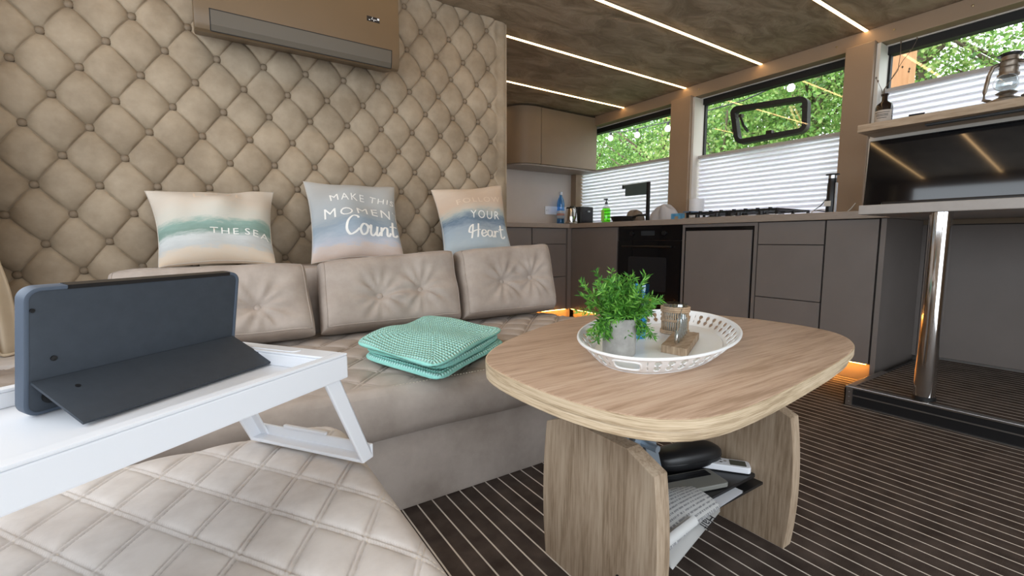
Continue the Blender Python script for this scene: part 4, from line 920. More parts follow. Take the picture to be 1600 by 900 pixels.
# ================================================================== kitchen
CF, CB, PLZ, WZ = 2.838, 3.44, .10, .90
GAP = .0025
def front(parent, name, y0, y1, z0, z1, m=M_cab, x=CF, t=.018): return link(name, MB().box((x, y0 + GAP, z0 + GAP), (x + t, y1 - GAP, z1 - GAP)), m, parent, bevel=.0012)
def carcass(parent, y0, y1): return link('carcass', MB().box((CF + .0185, y0 + .001, PLZ), (CB, y1 - .001, .858)), M_cabdark, parent)
def plinth(parent, y0, y1): return link('kickboard', MB().box((CF + .07, y0 + .001, .0), (CF + .085, y1 - .001, PLZ)), M_warmcab, parent)
c1 = thing('tall_cupboard', 'narrow taupe cupboard with one tall door beside the raised step', 'cabinet', (3.1, 1.03, 0), group='base units under the windows')
carcass(c1, .905, 1.155); plinth(c1, .905, 1.155); front(c1, 'door', .912, 1.153, PLZ, .858)
link('end_panel', MB().box((CF - .004, .882, .0), (3.40, .904, .858)), M_cab, c1)
c2 = thing('drawer_unit', 'taupe unit of three handleless drawers beside the fridge', 'cabinet', (3.1, 1.34, 0), group='base units under the windows')
carcass(c2, 1.157, 1.524); plinth(c2, 1.157, 1.524)
for z0, z1 in ((PLZ, .402), (.402, .722), (.722, .858)): front(c2, 'drawer', 1.157, 1.524, z0, z1)
c3 = thing('built_in_fridge', 'under-counter fridge with taupe door panel in a black frame', 'fridge', (3.1, 1.80, 0))
carcass(c3, 1.526, 2.066); plinth(c3, 1.526, 2.066)
fr = MB().box((CF + .004, 1.548, .815), (CF + .0183, 2.046, .838)).box((CF + .004, 1.548, PLZ), (CF + .0183, 1.560, .815)).box((CF + .004, 2.034, PLZ), (CF + .0183, 2.046, .815)); link('door_frame', fr, M_blackgloss, c3)
link('surround', MB().box((CF, 1.528, PLZ), (CF + .018, 1.5475, .858)).box((CF, 2.0465, PLZ), (CF + .018, 2.064, .858)).box((CF, 1.5476, .8385), (CF + .018, 2.0464, .858)), M_cab, c3)
link('door', MB().box((CF - .004, 1.561, PLZ + .003), (CF + .018, 2.033, .813)), M_cab, c3, bevel=.002)
c4 = thing('built_in_oven', 'black glass built-in oven under the worktop', 'oven', (3.1, 2.37, 0))
carcass(c4, 2.068, 2.680); plinth(c4, 2.068, 2.680)
link('control_panel', MB().box((CF + .001, 2.076, .748), (CF + .018, 2.672, .856)), M_blackgloss, c4, bevel=.002)
dr_ = link('oven_door', MB().box((CF - .004, 2.076, .235), (CF + .018, 2.672, .744)), M_blackgloss, c4, bevel=.002)
link('viewing_window', MB().prism(rrect(2.19, .36, 2.56, .62, .015), CF - .0052, CF - .0042, 0), mat('oven_window_glass', (.02, .02, .022), .12), dr_)
link('handle', MB().tube([(CF - .028, 2.14, .700), (CF - .028, 2.61, .700)], .007, 10).box((CF - .028, 2.15, .695), (CF - .004, 2.165, .705)).box((CF - .028, 2.585, .695), (CF - .004, 2.60, .705)), M_black, dr_, True)
link('drawer', MB().box((CF, 2.076, PLZ), (CF + .018, 2.672, .230)), M_blackgloss, c4, bevel=.002)
for y in (2.22, 2.53):
    k = MB().lathe([(0, 0), (.016, 0), (.015, .016), (0, .017)], n=18); xf(k, Matrix.Translation((CF + .001, y, .802)) @ Matrix.Rotation(-PI / 2, 4, 'Y')); link('knob', k, M_black, c4, True)
link('display', MB().prism(rrect(2.31, .784, 2.44, .82, .004), CF - .0002, CF + .0012, 0), mat('oven_display', (.035, .04, .045), .15), c4)
c5 = thing('corner_cupboard', 'taupe corner cupboard with one door beside the oven', 'cabinet', (3.1, 2.97, 0), group='base units under the windows')
carcass(c5, 2.682, 3.262); plinth(c5, 2.682, 3.30); front(c5, 'door', 2.690, 3.262, PLZ, .858)
LF = 3.282
c6 = thing('corner_drawer_unit', 'taupe three-drawer unit on the short kitchen run by the sofa end', 'cabinet', (2.60, 3.6, 0), group='base units on the short run')
link('carcass', MB().box((2.402, LF + .0185, PLZ), (CF + .015, YB - .001, .858)), M_cabdark, c6)
link('kickboard', MB().box((1.56, LF + .07, 0), (CF + .068, LF + .085, PLZ)), M_warmcab, c6)
for z0, z1 in ((PLZ, .412), (.412, .712), (.712, .858)): link('drawer', MB().box((2.402 + GAP, LF, z0 + GAP), (2.792, LF + .018, z1 - GAP)), M_cab, c6, bevel=.0012)
link('corner_filler', MB().box((2.797, LF - .018, PLZ), (CF + .017, LF + .018, .858)), M_cab, c6)
c7 = thing('short_run_cupboard', 'taupe cupboard on the short kitchen run hidden behind the back cushion', 'cabinet', (2.0, 3.6, 0), group='base units on the short run')
link('carcass', MB().box((1.56, LF + .0185, PLZ), (2.398, YB - .001, .858)), M_cabdark, c7)
for x0, x1 in ((1.56, 1.975), (1.98, 2.397)): link('door', MB().box((x0 + GAP, LF, PLZ + GAP), (x1 - GAP, LF + .018, .856)), M_cab, c7, bevel=.0012)
wt = thing('worktop', 'taupe kitchen worktop running under the windows and round the corner', 'worktop', (3.1, 2.3, .86))
link('window_run', MB().box((CF - .022, .866, .860), (XW - .001, YB - .001, WZ)), M_work, wt, bevel=.003)
link('corner_run', MB().box((1.56, LF - .022, .860), (CF - .0225, YB - .001, WZ)), M_work, wt, bevel=.003)
# kickboard lights
for nm, a, b in (('long', (CF + .022, .93, .0965), (CF + .034, 3.30, .0998)), ('short', (1.60, LF + .022, .0965), (CF + .02, LF + .034, .0998))):
    tag(link('kickboard_light', MB().box(a, b), M_kickled), 'amber LED strip glowing under the ' + ('long run of' if nm == 'long' else 'short run of') + ' kitchen units', 'LED strip', 'amber lights under the kitchen units')
for (a, b, nm) in (((CF + .02, .91, .0945), (CF + .069, 3.262, .0995), 0),): pass

# wall cupboard with a rounded end
UZ0, UZ1 = 1.462, 1.985
uc = thing('wall_cupboard', 'mocha wall cupboard with a rounded end over the kitchen corner', 'cabinet', (2.9, 3.7, UZ0))
def arc(r, x, y, n=10): return [(x - r * math.sin(PI / 2 * k / n), y - r * math.cos(PI / 2 * k / n)) for k in range(n + 1)]
pl = [(3.40, YB - .001), (3.40, 3.552)] + [(2.69, 3.552)] + arc(.20, 2.62, 3.752 + .0) + [(2.42, YB - .001)]
link('body', MB().prism(pl, UZ0, UZ1), M_warmcab, uc, True, auto=25)
link('door', MB().box((2.690, 3.533, UZ0 + .003), (3.398, 3.551, UZ1 - .003)), M_warmcab, uc, bevel=.0015)
dd = [(2.684, 3.533)] + [(2.684, 3.551)] + [(x, y) for x, y in arc(.20, 2.62, 3.752)] + [(2.42, YB - .002), (2.402, YB - .002)] + [(x, y) for x, y in arc(.218, 2.62, 3.751)][::-1]
link('curved_door', MB().prism(dd, UZ0 + .003, UZ1 - .003), M_warmcab, uc, True, auto=25)
link('under_panel', MB().prism([(x, y) for x, y in pl], UZ0 - .012, UZ0 - .0005), M_work, uc)
link('door_gap', MB().box((2.6845, 3.541, UZ0), (2.6895, 3.5505, UZ1)), M_rubber, uc)
# socket
sk = thing('double_socket', 'white double power socket on the splashback behind the blue bottle', 'socket', (3.13, YB, 1.06), group=None)
sk_p = MB().prism(rrect(3.0, 1.02, 3.30, 1.105, .008), YB - .010, YB - .0005, 1); link('plate', sk_p, M_white, sk, bevel=.002)
for x in (3.055, 3.15, 3.245): link('rocker', MB().prism(rrect(x - .014, 1.048, x + .014, 1.078, .003), YB - .0135, YB - .0102, 1), M_white, sk, bevel=.001)
for x in (3.02, 3.28):
    k = MB().lathe([(0, 0), (.004, 0), (.004, .001), (0, .001)], n=8); xf(k, Matrix.Translation((x, YB - .0102, 1.062)) @ Matrix.Rotation(PI / 2, 4, 'X')); link('screw', k, M_black, sk)

# pleated blinds
def blind(label, y0, y1, z1, z0=.925, pitch=.0335):
    t = thing('pleated_blind', label, 'blind', (3.44, (y0 + y1) / 2, z0), group='white pleated window blinds')
    n = int((z1 - .022 - z0) / pitch * 2); m = MB(); zz = np.linspace(z0, z1 - .022, n + 1); xs = [3.424 if k % 2 else 3.456 for k in range(n + 1)]
    m.v = [(x, y, z) for x, z in zip(xs, zz) for y in (y0 + .008, y1 - .008)]; m.f = [(2 * k, 2 * k + 1, 2 * k + 3, 2 * k + 2) for k in range(n)]
    link('pleated_cloth', m, M_blind, t, 'open', auto=10).data.polygons.foreach_set('use_smooth', [False] * n)
    link('top_rail', MB().box((3.428, y0 + .004, z1 - .022), (3.456, y1 - .004, z1)), mat('grey_rail', (.42, .40, .38), .4), t, bevel=.003)
    link('bottom_rail', MB().box((3.428, y0 + .004, z0 - .018), (3.456, y1 - .004, z0)), MATS['grey_rail'], t, bevel=.003)
    for y in (y0 + .012, y1 - .012): link('cord_guide', MB().tube([(3.425, y, z1 - .011), (3.425, y, z1 - .03)], .006, 8), MATS['grey_rail'], t, True)
blind('half-lowered white pleated blind behind the kettle and tap', 2.588, 3.80, 1.475)
blind('half-lowered white pleated blind behind the gas hob', 1.318, 2.374, 1.440)
blind('white pleated blind behind the lantern shelf, pulled highest', -.34, 1.144, 1.645)

# opened top-hung sash with black frame
hs = thing('opening_vent_window', 'black rounded vent window standing open behind the hob', 'vent window', (3.50, 1.88, 1.48))
A0, A1 = onX(1141, 168, 3.475), onX(1264, 149, 3.56); H0, H1 = onX(1150, 227, 3.475), onX(1262, 206, 3.56)
def vq(s, t, d):  # s along, t up, d outwards
    lo = H0 * (1 - s) + H1 * s; hi = A0 * (1 - s) + A1 * s; p = lo * (1 - t) + hi * t; return (p[0] + d, p[1] + d * .1, p[2])
def rr01(i, r, a): return [(x / a, y) for x, y in rrect(i, i, a - i, 1 - i, max(r - i, .02), 6)]
AS = 2.0; o1, o2 = rr01(0, .22, AS), rr01(.13, .22, AS); k = len(o1); m = MB()
for d in (-.02, .045):
    m.v += [vq(*p, d) for p in o1] + [vq(*p, d) for p in o2]
for i in range(k):
    j = (i + 1) % k; m.f += [(i, j, k + j, k + i), (2 * k + j, 2 * k + i, 3 * k + i, 3 * k + j), (j, i, 2 * k + i, 2 * k + j), (k + i, k + j, 3 * k + j, 3 * k + i)]
link('frame', m, M_rubber, hs, True, auto=30)
m = MB(); m.v = [vq(*p, .028) for p in o2] + [vq(*p, .034) for p in o2]; m.f = [tuple(range(k))[::-1], tuple(range(k, 2 * k))]; link('pane', m, M_pane, hs)
m = MB().tube([vq(.12, .75, .0), vq(.16, .45, -.01), vq(.2, .3, .0)], .009, 8).box(vq(.10, .7, -.01), vq(.16, .78, .02)); link('latch', m, M_black, hs, True)
m = MB().box(vq(.45, .12, -.01), vq(.55, .22, .02)); link('catch', m, M_black, hs)

# ------------------------------------------------------------------ things on the worktop
def cz(o): return o
def kx(x, y, X=3.1): return onX(x, y, X)
p = kx(876, 340, 3.15); by = p[1]
bot = thing('water_bottle', 'blue plastic water bottle with white label in the kitchen corner', 'bottle', (3.15, by, WZ))
link('bottle_body', MB().lathe([(.001, 0), (.036, 0), (.040, .006), (.040, .06), (.037, .07), (.040, .085), (.040, .165), (.036, .185), (.040, .205), (.039, .235), (.030, .275), (.016, .305), (.0135, .325), (.001, .325)], (3.15, by, WZ), 26), M_bluepet, bot, True)
link('label_band', MB().lathe([(.0405, .075), (.0412, .077), (.0412, .155), (.0405, .157)], (3.15, by, WZ), 26), mat('bottle_label', (.55, .68, .85), .5), bot, True)
link('label_print', MB().lathe([(.0414, .105), (.0417, .106), (.0417, .128), (.0414, .129)], (3.15, by, WZ), 26), mat('label_red', (.62, .36, .34), .5), bot, True)
link('cap', MB().lathe([(.001, .352), (.015, .352), (.0155, .330), (.0145, .322), (.001, .322)], (3.15, by, WZ), 18), mat('white_blue_cap', (.75, .82, .92), .4), bot, True)
p = kx(892, 340, 3.02); ky = p[1]
kt = thing('kettle', 'chrome kettle with black lid and curved handle', 'kettle', (3.02, ky, WZ))
link('kettle_body', MB().lathe([(.001, .012), (.064, .012), (.066, .02), (.060, .10), (.050, .155), (.001, .158)], (3.02, ky, WZ), 30), M_chrome, kt, True)
link('base', MB().lathe([(.001, 0), (.068, 0), (.068, .011), (.001, .012)], (3.02, ky, WZ), 30), M_black, kt, True)
link('lid', MB().lathe([(.050, .156), (.046, .168), (.012, .172), (.010, .182), (.001, .184)], (3.02, ky, WZ), 26), M_black, kt, True)
link('handle', MB().tube([(3.02 - .02, ky - .045, WZ + .165), (3.02 - .03, ky - .085, WZ + .172), (3.02 - .035, ky - .110, WZ + .14), (3.02 - .035, ky - .108, WZ + .08), (3.02 - .03, ky - .085, WZ + .035), (3.02 - .02, ky - .06, WZ + .03)], .0085, 10), M_black, kt, 'all')
link('handle_trim', MB().tube([(3.02 - .04, ky - .085, WZ + .180), (3.02 - .045, ky - .115, WZ + .148), (3.02 - .045, ky - .116, WZ + .08), (3.02 - .04, ky - .09, WZ + .03)], .0035, 8), M_chrome, kt, 'all')
ty = kx(911, 340, 3.27)[1]
ts = thing('toaster', 'black toaster beside the kettle', 'toaster', (3.26, ty, WZ))
link('housing', MB().prism(rrect(3.16, ty - .085, 3.34, ty + .10, .02), WZ + .012, WZ + .185), M_black, ts, True, bevel=.01)
link('slot', MB().box((3.20, ty - .065, WZ + .1852), (3.22, ty + .08, WZ + .187)).box((3.27, ty - .065, WZ + .1852), (3.29, ty + .08, WZ + .187)), M_rubber, ts)
link('lever', MB().box((3.24, ty - .105, WZ + .13), (3.27, ty - .086, WZ + .145)), M_steel, ts, bevel=.003)
for x in (3.18, 3.32):
    for y in (-.065, .08): link('foot', MB().lathe([(.001, 0), (.01, 0), (.01, .012), (.001, .012)], (x, ty + y, WZ), 10), M_rubber, ts)
sy_ = kx(947, 340, 3.1)[1]
sp_ = thing('soap_bottle', 'green washing-up liquid bottle with pump beside the tap', 'bottle', (3.1, sy_, WZ))
link('liquid', MB().lathe([(.001, 0.0), (.036, 0), (.038, .008), (.038, .125), (.032, .140), (.001, .140)], (3.1, sy_, WZ), 22), M_greenpet, sp_, True)
link('shoulder', MB().lathe([(.0325, .140), (.030, .155), (.014, .170), (.012, .180), (.001, .180)], (3.1, sy_, WZ), 20), M_clear, sp_, True)
link('label_panel', MB().box((3.058, sy_ - .016, WZ + .02), (3.0605, sy_ + .022, WZ + .125)), mat('lime_label', (.42, .80, .18), .5), sp_)
link('pump', MB().lathe([(.001, .18), (.013, .18), (.013, .195), (.005, .197), (.005, .215), (.014, .217), (.014, .228), (.001, .23)], (3.1, sy_, WZ), 14).box((3.1 - .03, sy_ - .005, WZ + .217), (3.1, sy_ + .005, WZ + .227)), M_black, sp_, True)
# tap
ta, tb_, tcn = kx(1013, 292, 3.12), kx(975, 290, 3.12), kx(1014, 330, 3.12)
tap = thing('kitchen_tap', 'flat grey-green kitchen tap on a black stem', 'tap', (3.12, ta[1], WZ))
link('stem', MB().box((3.11, ta[1] - .012, WZ), (3.134, ta[1] + .012, WZ + .335)), M_black, tap, bevel=.003)
link('spout_plate', MB().prism([(ta[1] + .0125, WZ + .335), (tb_[1] - .0, WZ + .332), (tb_[1] - .0, WZ + .304), (tb_[1] - .022, WZ + .304), (tb_[1] - .022, WZ + .235), (ta[1] + .0125, WZ + .232)], 3.112, 3.132, 0), mat('grey_green_metal', (.10, .145, .15), .35, .4), tap, bevel=.003)
link('nozzle', MB().box((3.11, tb_[1] - .002, WZ + .30), (3.134, tb_[1] + .014, WZ + .333)), M_black, tap, bevel=.002)
link('tap_base', MB().lathe([(.001, 0), (.026, 0), (.025, .012), (.001, .013)], (3.122, ta[1], WZ), 20), M_black, tap, True)
# tea towel heap and carrier bag
def crumple(name, c, r, h, m, seed, nu=34, nv=18, amp=.18, parent=None):
    r_ = np.random.default_rng(seed); mm = MB(); ph = r_.uniform(0, 6, 8); kf = r_.integers(2, 7, 8)
    P = np.zeros((nv, nu + 1, 3))
    for i in range(nv):
        t = i / (nv - 1); rr = math.cos(t * PI / 2) ** .6
        for j in range(nu + 1):
            a = 2 * PI * j / nu; w = 1 + amp * sum(math.sin(k * a + p + 2.2 * t) for k, p in zip(kf, ph)) / 3
            P[i, j] = (c[0] + r[0] * rr * w * math.cos(a), c[1] + r[1] * rr * w * math.sin(a), c[2] + h * math.sin(t * PI / 2) * (1 + .12 * math.sin(3 * a + ph[0])))
    mm.grid(P); o = link(name, mm, m, parent, 'open'); weld(o); return o
cy_ = kx(990, 340, 3.05)[1]
sk2 = tag(crumple('dish_cloth_heap', (3.135, cy_ + .065, WZ + .002), (.055, .095), .098, mat('taupe_dishcloth', (.20, .165, .135), .9), 11, amp=.10), 'taupe dish cloth heaped beside the carrier bag', 'dish cloth')
pn = thing('frying_pan', 'black frying pan in front of the dish cloth', 'pan', (2.95, cy_ + .02, WZ))
link('pan_bowl', MB().lathe([(.001, .002), (.085, .002), (.108, .045), (.105, .046), (.083, .006), (.001, .005)], (2.945, cy_ + .02, WZ), 30), M_black, pn, True)
link('handle', MB().tube([(2.945, cy_ - .083, WZ + .038), (2.95, cy_ - .14, WZ + .05), (2.96, cy_ - .21, WZ + .052)], [.008, .009, .010], 8), M_black, pn, 'all')
yb_ = kx(1028, 335, 3.24)[1]
tag(crumple('carrier_bag', (3.27, yb_ - .05, WZ + .002), (.085, .115), .135, M_polybag, 23, amp=.30), 'crumpled translucent white carrier bag on the worktop', 'bag')
yk = kx(1076, 325, 3.12)[1]
kr = thing('kitchen_roll', 'white kitchen roll lying behind the blue packet', 'kitchen roll', (3.25, yk, WZ))
rl = MB().lathe([(.020, -.055), (.056, -.055), (.056, .055), (.020, .055), (.020, -.055)], n=28); xf(rl, Matrix.Translation((3.25, yk + .02, WZ + .057 + .06)) @ Matrix.Rotation(0, 4, 'X')); link('paper_roll', rl, M_white, kr, True)
link('holder', MB().lathe([(.001, 0), (.05, 0), (.05, .008), (.008, .01), (.008, .058), (.019, .06), (.001, .061)], (3.25, yk + .02, WZ), 20), M_steel, kr, True)
yp = kx(1060, 336, 2.98)[1]
pk = thing('blue_packet', 'small blue printed packet on the worktop', 'packet', (2.98, yp, WZ))
link('carton', MB().box((2.95, yp - .035, WZ), (3.01, yp + .045, WZ + .048)), mat('blue_card', (.06, .22, .42), .5, c2=(.12, .38, .60), scale=30), pk, bevel=.004)
link('print_patch', MB().box((2.9492, yp - .02, WZ + .006), (2.9498, yp + .01, WZ + .026)), mat('brown_print', (.35, .25, .16), .6), pk)
# gas hob
hy0, hy1 = 1.44, 2.12
hb = thing('gas_hob', 'black gas hob with steel frame and cast grates', 'hob', (3.12, (hy0 + hy1) / 2, WZ))
link('hob_plate', MB().prism(rrect(2.90, hy0, 3.36, hy1, .015), WZ, WZ + .008), M_steel, hb, bevel=.002)
for y in (1.60, 1.95):
    for x in (3.02, 3.24): link('burner', MB().lathe([(.001, .008), (.04, .008), (.036, .018), (.026, .020), (.026, .027), (.001, .028)], (x, y, WZ), 20), M_black, hb, True)
for y0, y1 in ((hy0 + .02, 1.775), (1.785, hy1 - .02)):
    g = MB()
    for x in (2.925, 3.335): g.box((x - .006, y0, WZ + .034), (x + .006, y1, WZ + .046))
    for y in np.linspace(y0 + .006, y1 - .006, 5): g.box((2.925, y - .005, WZ + .034), (3.335, y + .005, WZ + .047))
    for x in (2.93, 3.13, 3.33):
        for y in (y0 + .006, y1 - .006): g.box((x - .007, y - .007, WZ + .006), (x + .007, y + .007, WZ + .036))
    for y in np.linspace(y0 + .04, y1 - .04, 4): g.box((2.905, y - .006, WZ + .030), (2.93, y + .006, WZ + .052))
    link('grate', g, M_black, hb)
for y in np.linspace(1.55, 2.0, 4): 
    link('knob', MB().lathe([(.001, .008), (.017, .008), (.015, .030), (.001, .031)], (2.912, y, WZ), 16), M_black, hb, True)
link('pan_support_tray', MB().box((2.91, 2.05, WZ + .048), (3.02, 2.12, WZ + .056)), mat('denim_blue_mat', (.10, .16, .26), .6), hb)
# bottle opener / stick blender
yw = kx(1298, 320, 3.05)[1]
wo = thing('stick_blender', 'tall black stick mixer with a steel band standing by the pillar', 'mixer', (3.05, yw, WZ))
link('barrel', MB().lathe([(.001, 0), (.024, 0), (.025, .01), (.023, .175), (.021, .18), (.021, .205), (.001, .206)], (3.05, yw, WZ), 20), M_black, wo, True)
link('steel_band', MB().lathe([(.0212, .205), (.0212, .222), (.012, .226), (.001, .226)], (3.05, yw, WZ), 18), M_steel, wo, True)
link('top_plate', MB().lathe([(.001, .224), (.034, .224), (.035, .230), (.001, .231)], (3.05, yw, WZ), 18), M_black, wo, True)
link('side_strip', MB().box((3.03, yw - .030, WZ), (3.05, yw - .0245, WZ + .178)), M_alu, wo)
link('tag_label', MB().box((3.018, yw - .012, WZ + .045), (3.022, yw + .022, WZ + .075)), M_cream, wo)
link('cable', MB().tube([(3.045, yw + .02, WZ + .09), (3.03, yw + .045, WZ + .05), (3.02, yw + .075, WZ + .025), (3.03, yw + .04, WZ + .02), (3.04, yw + .01, WZ + .012)], .003, 6), M_black, wo, 'all')
tag(link('charging_lead', MB().tube([(3.15, yw + .16, WZ + .004), (3.14, yw + .13, WZ + .028), (3.13, yw + .08, WZ + .034), (3.12, yw - .02, WZ + .012), (3.10, yw - .06, WZ + .005), (3.10, yw - .085, WZ + .03), (3.10, yw - .105, WZ + .06)], .0025, 6), M_cream, None, 'all'), 'thin pale charging lead looping on the worktop near the pillar', 'lead')

# ------------------------------------------------------------------ raised step, bar and television corner
SXF, SYE, SZT = 2.405, .852, .088
sp = thing('carpeted_step', 'low black step topped with striped carpet and edged in aluminium', 'step', (2.9, .0, 0))
link('riser', MB().box((SXF + .004, YF + .001, 0), (XW - .001, SYE - .004, SZT - .008)), M_black, sp)
link('carpet_top', MB().box((SXF + .03, YF + .001, SZT - .008), (XW - .001, SYE - .03, SZT - .001)), M_carpet, sp)
ed = MB().box((SXF, YF + .001, SZT - .010), (SXF + .032, SYE, SZT)).box((SXF + .032, SYE - .030, SZT - .010), (CF - .006, SYE, SZT)); link('edge_trim', ed, M_alu, sp, bevel=.002)
link('riser_line', MB().box((SXF + .0015, YF + .001, .046), (SXF + .0045, SYE - .03, .051)), M_alu, sp)
link('foot_trim', MB().box((SXF - .002, YF + .001, 0), (SXF + .004, SYE - .02, .005)), M_alu, sp)
cb = link('corner_bracket', MB().box((SXF - .001, SYE - .030, 0), (SXF + .004, SYE + .001, SZT - .010)).box((SXF - .001, SYE - .004, 0), (SXF + .030, SYE + .001, SZT - .010)), M_alu, sp)
for z in (.018, .040, .062):
    k = MB().lathe([(0, 0), (.0032, 0), (.0025, .0015), (0, .0018)], n=8); xf(k, Matrix.Translation((SXF - .001, SYE - .016, z)) @ Matrix.Rotation(-PI / 2, 4, 'Y')); link('rivet', k, M_steel, cb)
bar = tag(link('bar_top', MB().box((2.425, YF + .3, .862), (XW - .001, .862, .902)), M_bar, None, bevel=.003), 'thick grey bar top resting on a chrome post', 'bar top')
pc_ = thing('chrome_post', 'shiny chrome post standing on the step under the bar top', 'post', (2.452, .592, SZT))
link('tube', MB().lathe([(.001, .002), (.0365, .002), (.0365, .773), (.001, .773)], (2.468, .592, SZT), 40), M_chrome, pc_, True)
link('collar', MB().lathe([(.0368, .001), (.0385, .001), (.0385, .014), (.0368, .016)], (2.468, .592, SZT), 36), M_rubber, pc_, True)
link('floor_clip', MB().prism(rrect(SXF + .004, .562, SXF + .026, .582, .004), SZT, SZT + .004), M_chrome, pc_)
rp = thing('recess_panel', 'flat grey cupboard front set back under the bar top', 'cabinet', (3.39, .3, SZT))
link('panel_back', MB().box((3.385, YF + .3, SZT), (3.455, .8815, .861)), M_cabdark, rp)
link('top_rail', MB().box((3.366, YF + .3, .835), (3.384, .880, .861)), M_warmcab, rp)
link('side_stile', MB().box((3.366, .862, SZT + .002), (3.384, .8812, .833)), M_cab, rp)
link('door', MB().box((3.366, -.26, SZT + .012), (3.384, .857, .830)), M_cab, rp, bevel=.0015)
link('base_rail', MB().box((3.372, YF + .3, SZT), (3.3845, .857, SZT + .010)), M_alu, rp)
link('door', MB().box((3.366, -1.38, SZT + .012), (3.384, -.265, .830)), M_cab, rp, bevel=.0015)
s0, s1 = onX(1430, 364, 3.366), onX(1453, 364, 3.366)
link('slot_handle', MB().box((3.3652, .772, .778), (3.3662, .832, .788)), M_black, rp)
# tv board, tv, soundbar, shelf
TVX = 3.10
bd = tag(link('tv_board', MB().box((TVX + .012, -.35, .902), (TVX + .045, 1.083, 1.312)), M_cream, None, bevel=.002), 'pale board behind the television under the shelf', 'board')
tv = thing('television', 'large black flat television leaning on the board under the shelf', 'television', (TVX, .45, .94))
TVM = Matrix.Translation((TVX - .052, .52, .925)) @ Matrix.Rotation(math.radians(4), 4, 'Y')
link('housing', xf(MB().box((.006, -.86, 0), (.030, .545, .365)), TVM), M_black, tv, bevel=.003)
link('screen', xf(MB().box((.0, -.855, .008), (.0062, .540, .36)), TVM), M_blackgloss, tv)
sbz = tag(link('sound_bar', MB().prism(rrect(2.955, -.45, 3.03, .955, .012), .903, .948), M_black, None, True, bevel=.006), 'long low black sound bar in front of the television', 'sound bar')
sh = thing('wall_shelf', 'thick wooden shelf above the television', 'shelf', (3.1, .4, 1.31))
link('board', MB().box((2.90, -.35, 1.313), (3.32, 1.064, 1.351)), M_shelfwood, sh, bevel=.003)
link('under_light', MB().box((2.95, -.30, 1.304), (2.985, .80, 1.3128)), M_black, sh)
for y in (.25, .66): link('clip', MB().box((2.99, y - .14, 1.306), (3.0, y + .02, 1.3128)), M_cream, sh)
link('bracket', MB().box((3.20, 1.04, 1.27), (3.33, 1.064, 1.3128)), M_shelfwood, sh)
# brown bottle with twigs
SHZ = 1.351
bp_ = onX(1380, 187, 3.02); by = bp_[1]
db = thing('apothecary_bottle', 'dark brown glass bottle with cream label and bare twigs on the shelf', 'bottle', (3.02, by, SHZ))
link('bottle', MB().lathe([(.001, 0), (.036, 0), (.038, .004), (.038, .092), (.034, .108), (.016, .122), (.0135, .128), (.0135, .152), (.017, .154), (.017, .162), (.012, .162), (.011, .13), (.001, .128)], (3.02, by, SHZ), 28), mat('brown_glass', (.018, .010, .007), .1, coat=.3), db, True)
lb = MB(); nl = 14
for k in range(nl + 1):
    a = math.radians(125 + 130 * k / nl); lb.v += [(3.02 + .0385 * math.cos(a), by + .0385 * math.sin(a), SHZ + z) for z in (.015, .075)]
lb.f = [(2 * k, 2 * k + 2, 2 * k + 3, 2 * k + 1) for k in range(nl)]; link('paper_label', lb, mat('cream_label', (.50, .44, .38), .8), db, 'open')
lt = MB()
for z, w in ((.062, .8), (.052, .6), (.045, .7), (.034, .5)):
    k0, k1 = int(nl * (1 - w) / 2), int(nl * (1 + w) / 2); st = len(lt.v)
    for k in range(k0, k1 + 1):
        a = math.radians(125 + 130 * k / nl); lt.v += [(3.02 + .039 * math.cos(a), by + .039 * math.sin(a), SHZ + z + d) for d in (0, .0028)]
    lt.f += [(st + 2 * k, st + 2 * k + 2, st + 2 * k + 3, st + 2 * k + 1) for k in range(k1 - k0)]
link('label_print', lt, M_ink, db, 'open')
def twig(pix, r0, seed):
    pts = [Vector((3.02, by, SHZ + .10))] + [Vector(onX(x, y, 3.02 + .01 * i)) for i, (x, y) in enumerate(pix)]
    return MB().tube(pts, [r0 * (1 - .6 * i / (len(pts) - 1)) for i in range(len(pts))], 6)
tw = twig([(1381, 140), (1403, 110), (1407, 84), (1408, 62)], .0022, 1); link('twig', tw, M_bark, db, 'all')
link('twig', twig([(1382, 140), (1412, 93), (1423, 80), (1434, 60)], .0018, 2), M_bark, db, 'all')
link('twig', twig([(1378, 141), (1372, 128), (1368, 122)], .0018, 3), M_bark, db, 'all')
bud = MB()
for x, y in ((1407, 84), (1422, 80), (1408, 66), (1433, 60), (1410, 105), (1421, 108), (1420, 112), (1372, 127), (1369, 122)):
    q = onX(x, y, 3.045); bud.lathe([(.0005, -.006), (.004, -.001), (.0035, .004), (.0005, .007)], q, 7)
link('buds', bud, M_bark, db, True)['kind'] = 'stuff'
gp = onX(1436, 177, 2.95)
pen = thing('penknife', 'small dark folding knife lying on the shelf edge', 'knife', (2.93, gp[1], SHZ))
link('handle', MB().tube([(2.92, gp[1] + .03, SHZ + .007), (2.922, gp[1] - .03, SHZ + .007)], [.006, .005], 8), M_black, pen, True)
link('blade', MB().box((2.918, gp[1] - .085, SHZ + .003), (2.926, gp[1] - .03, SHZ + .006)), M_steel, pen)
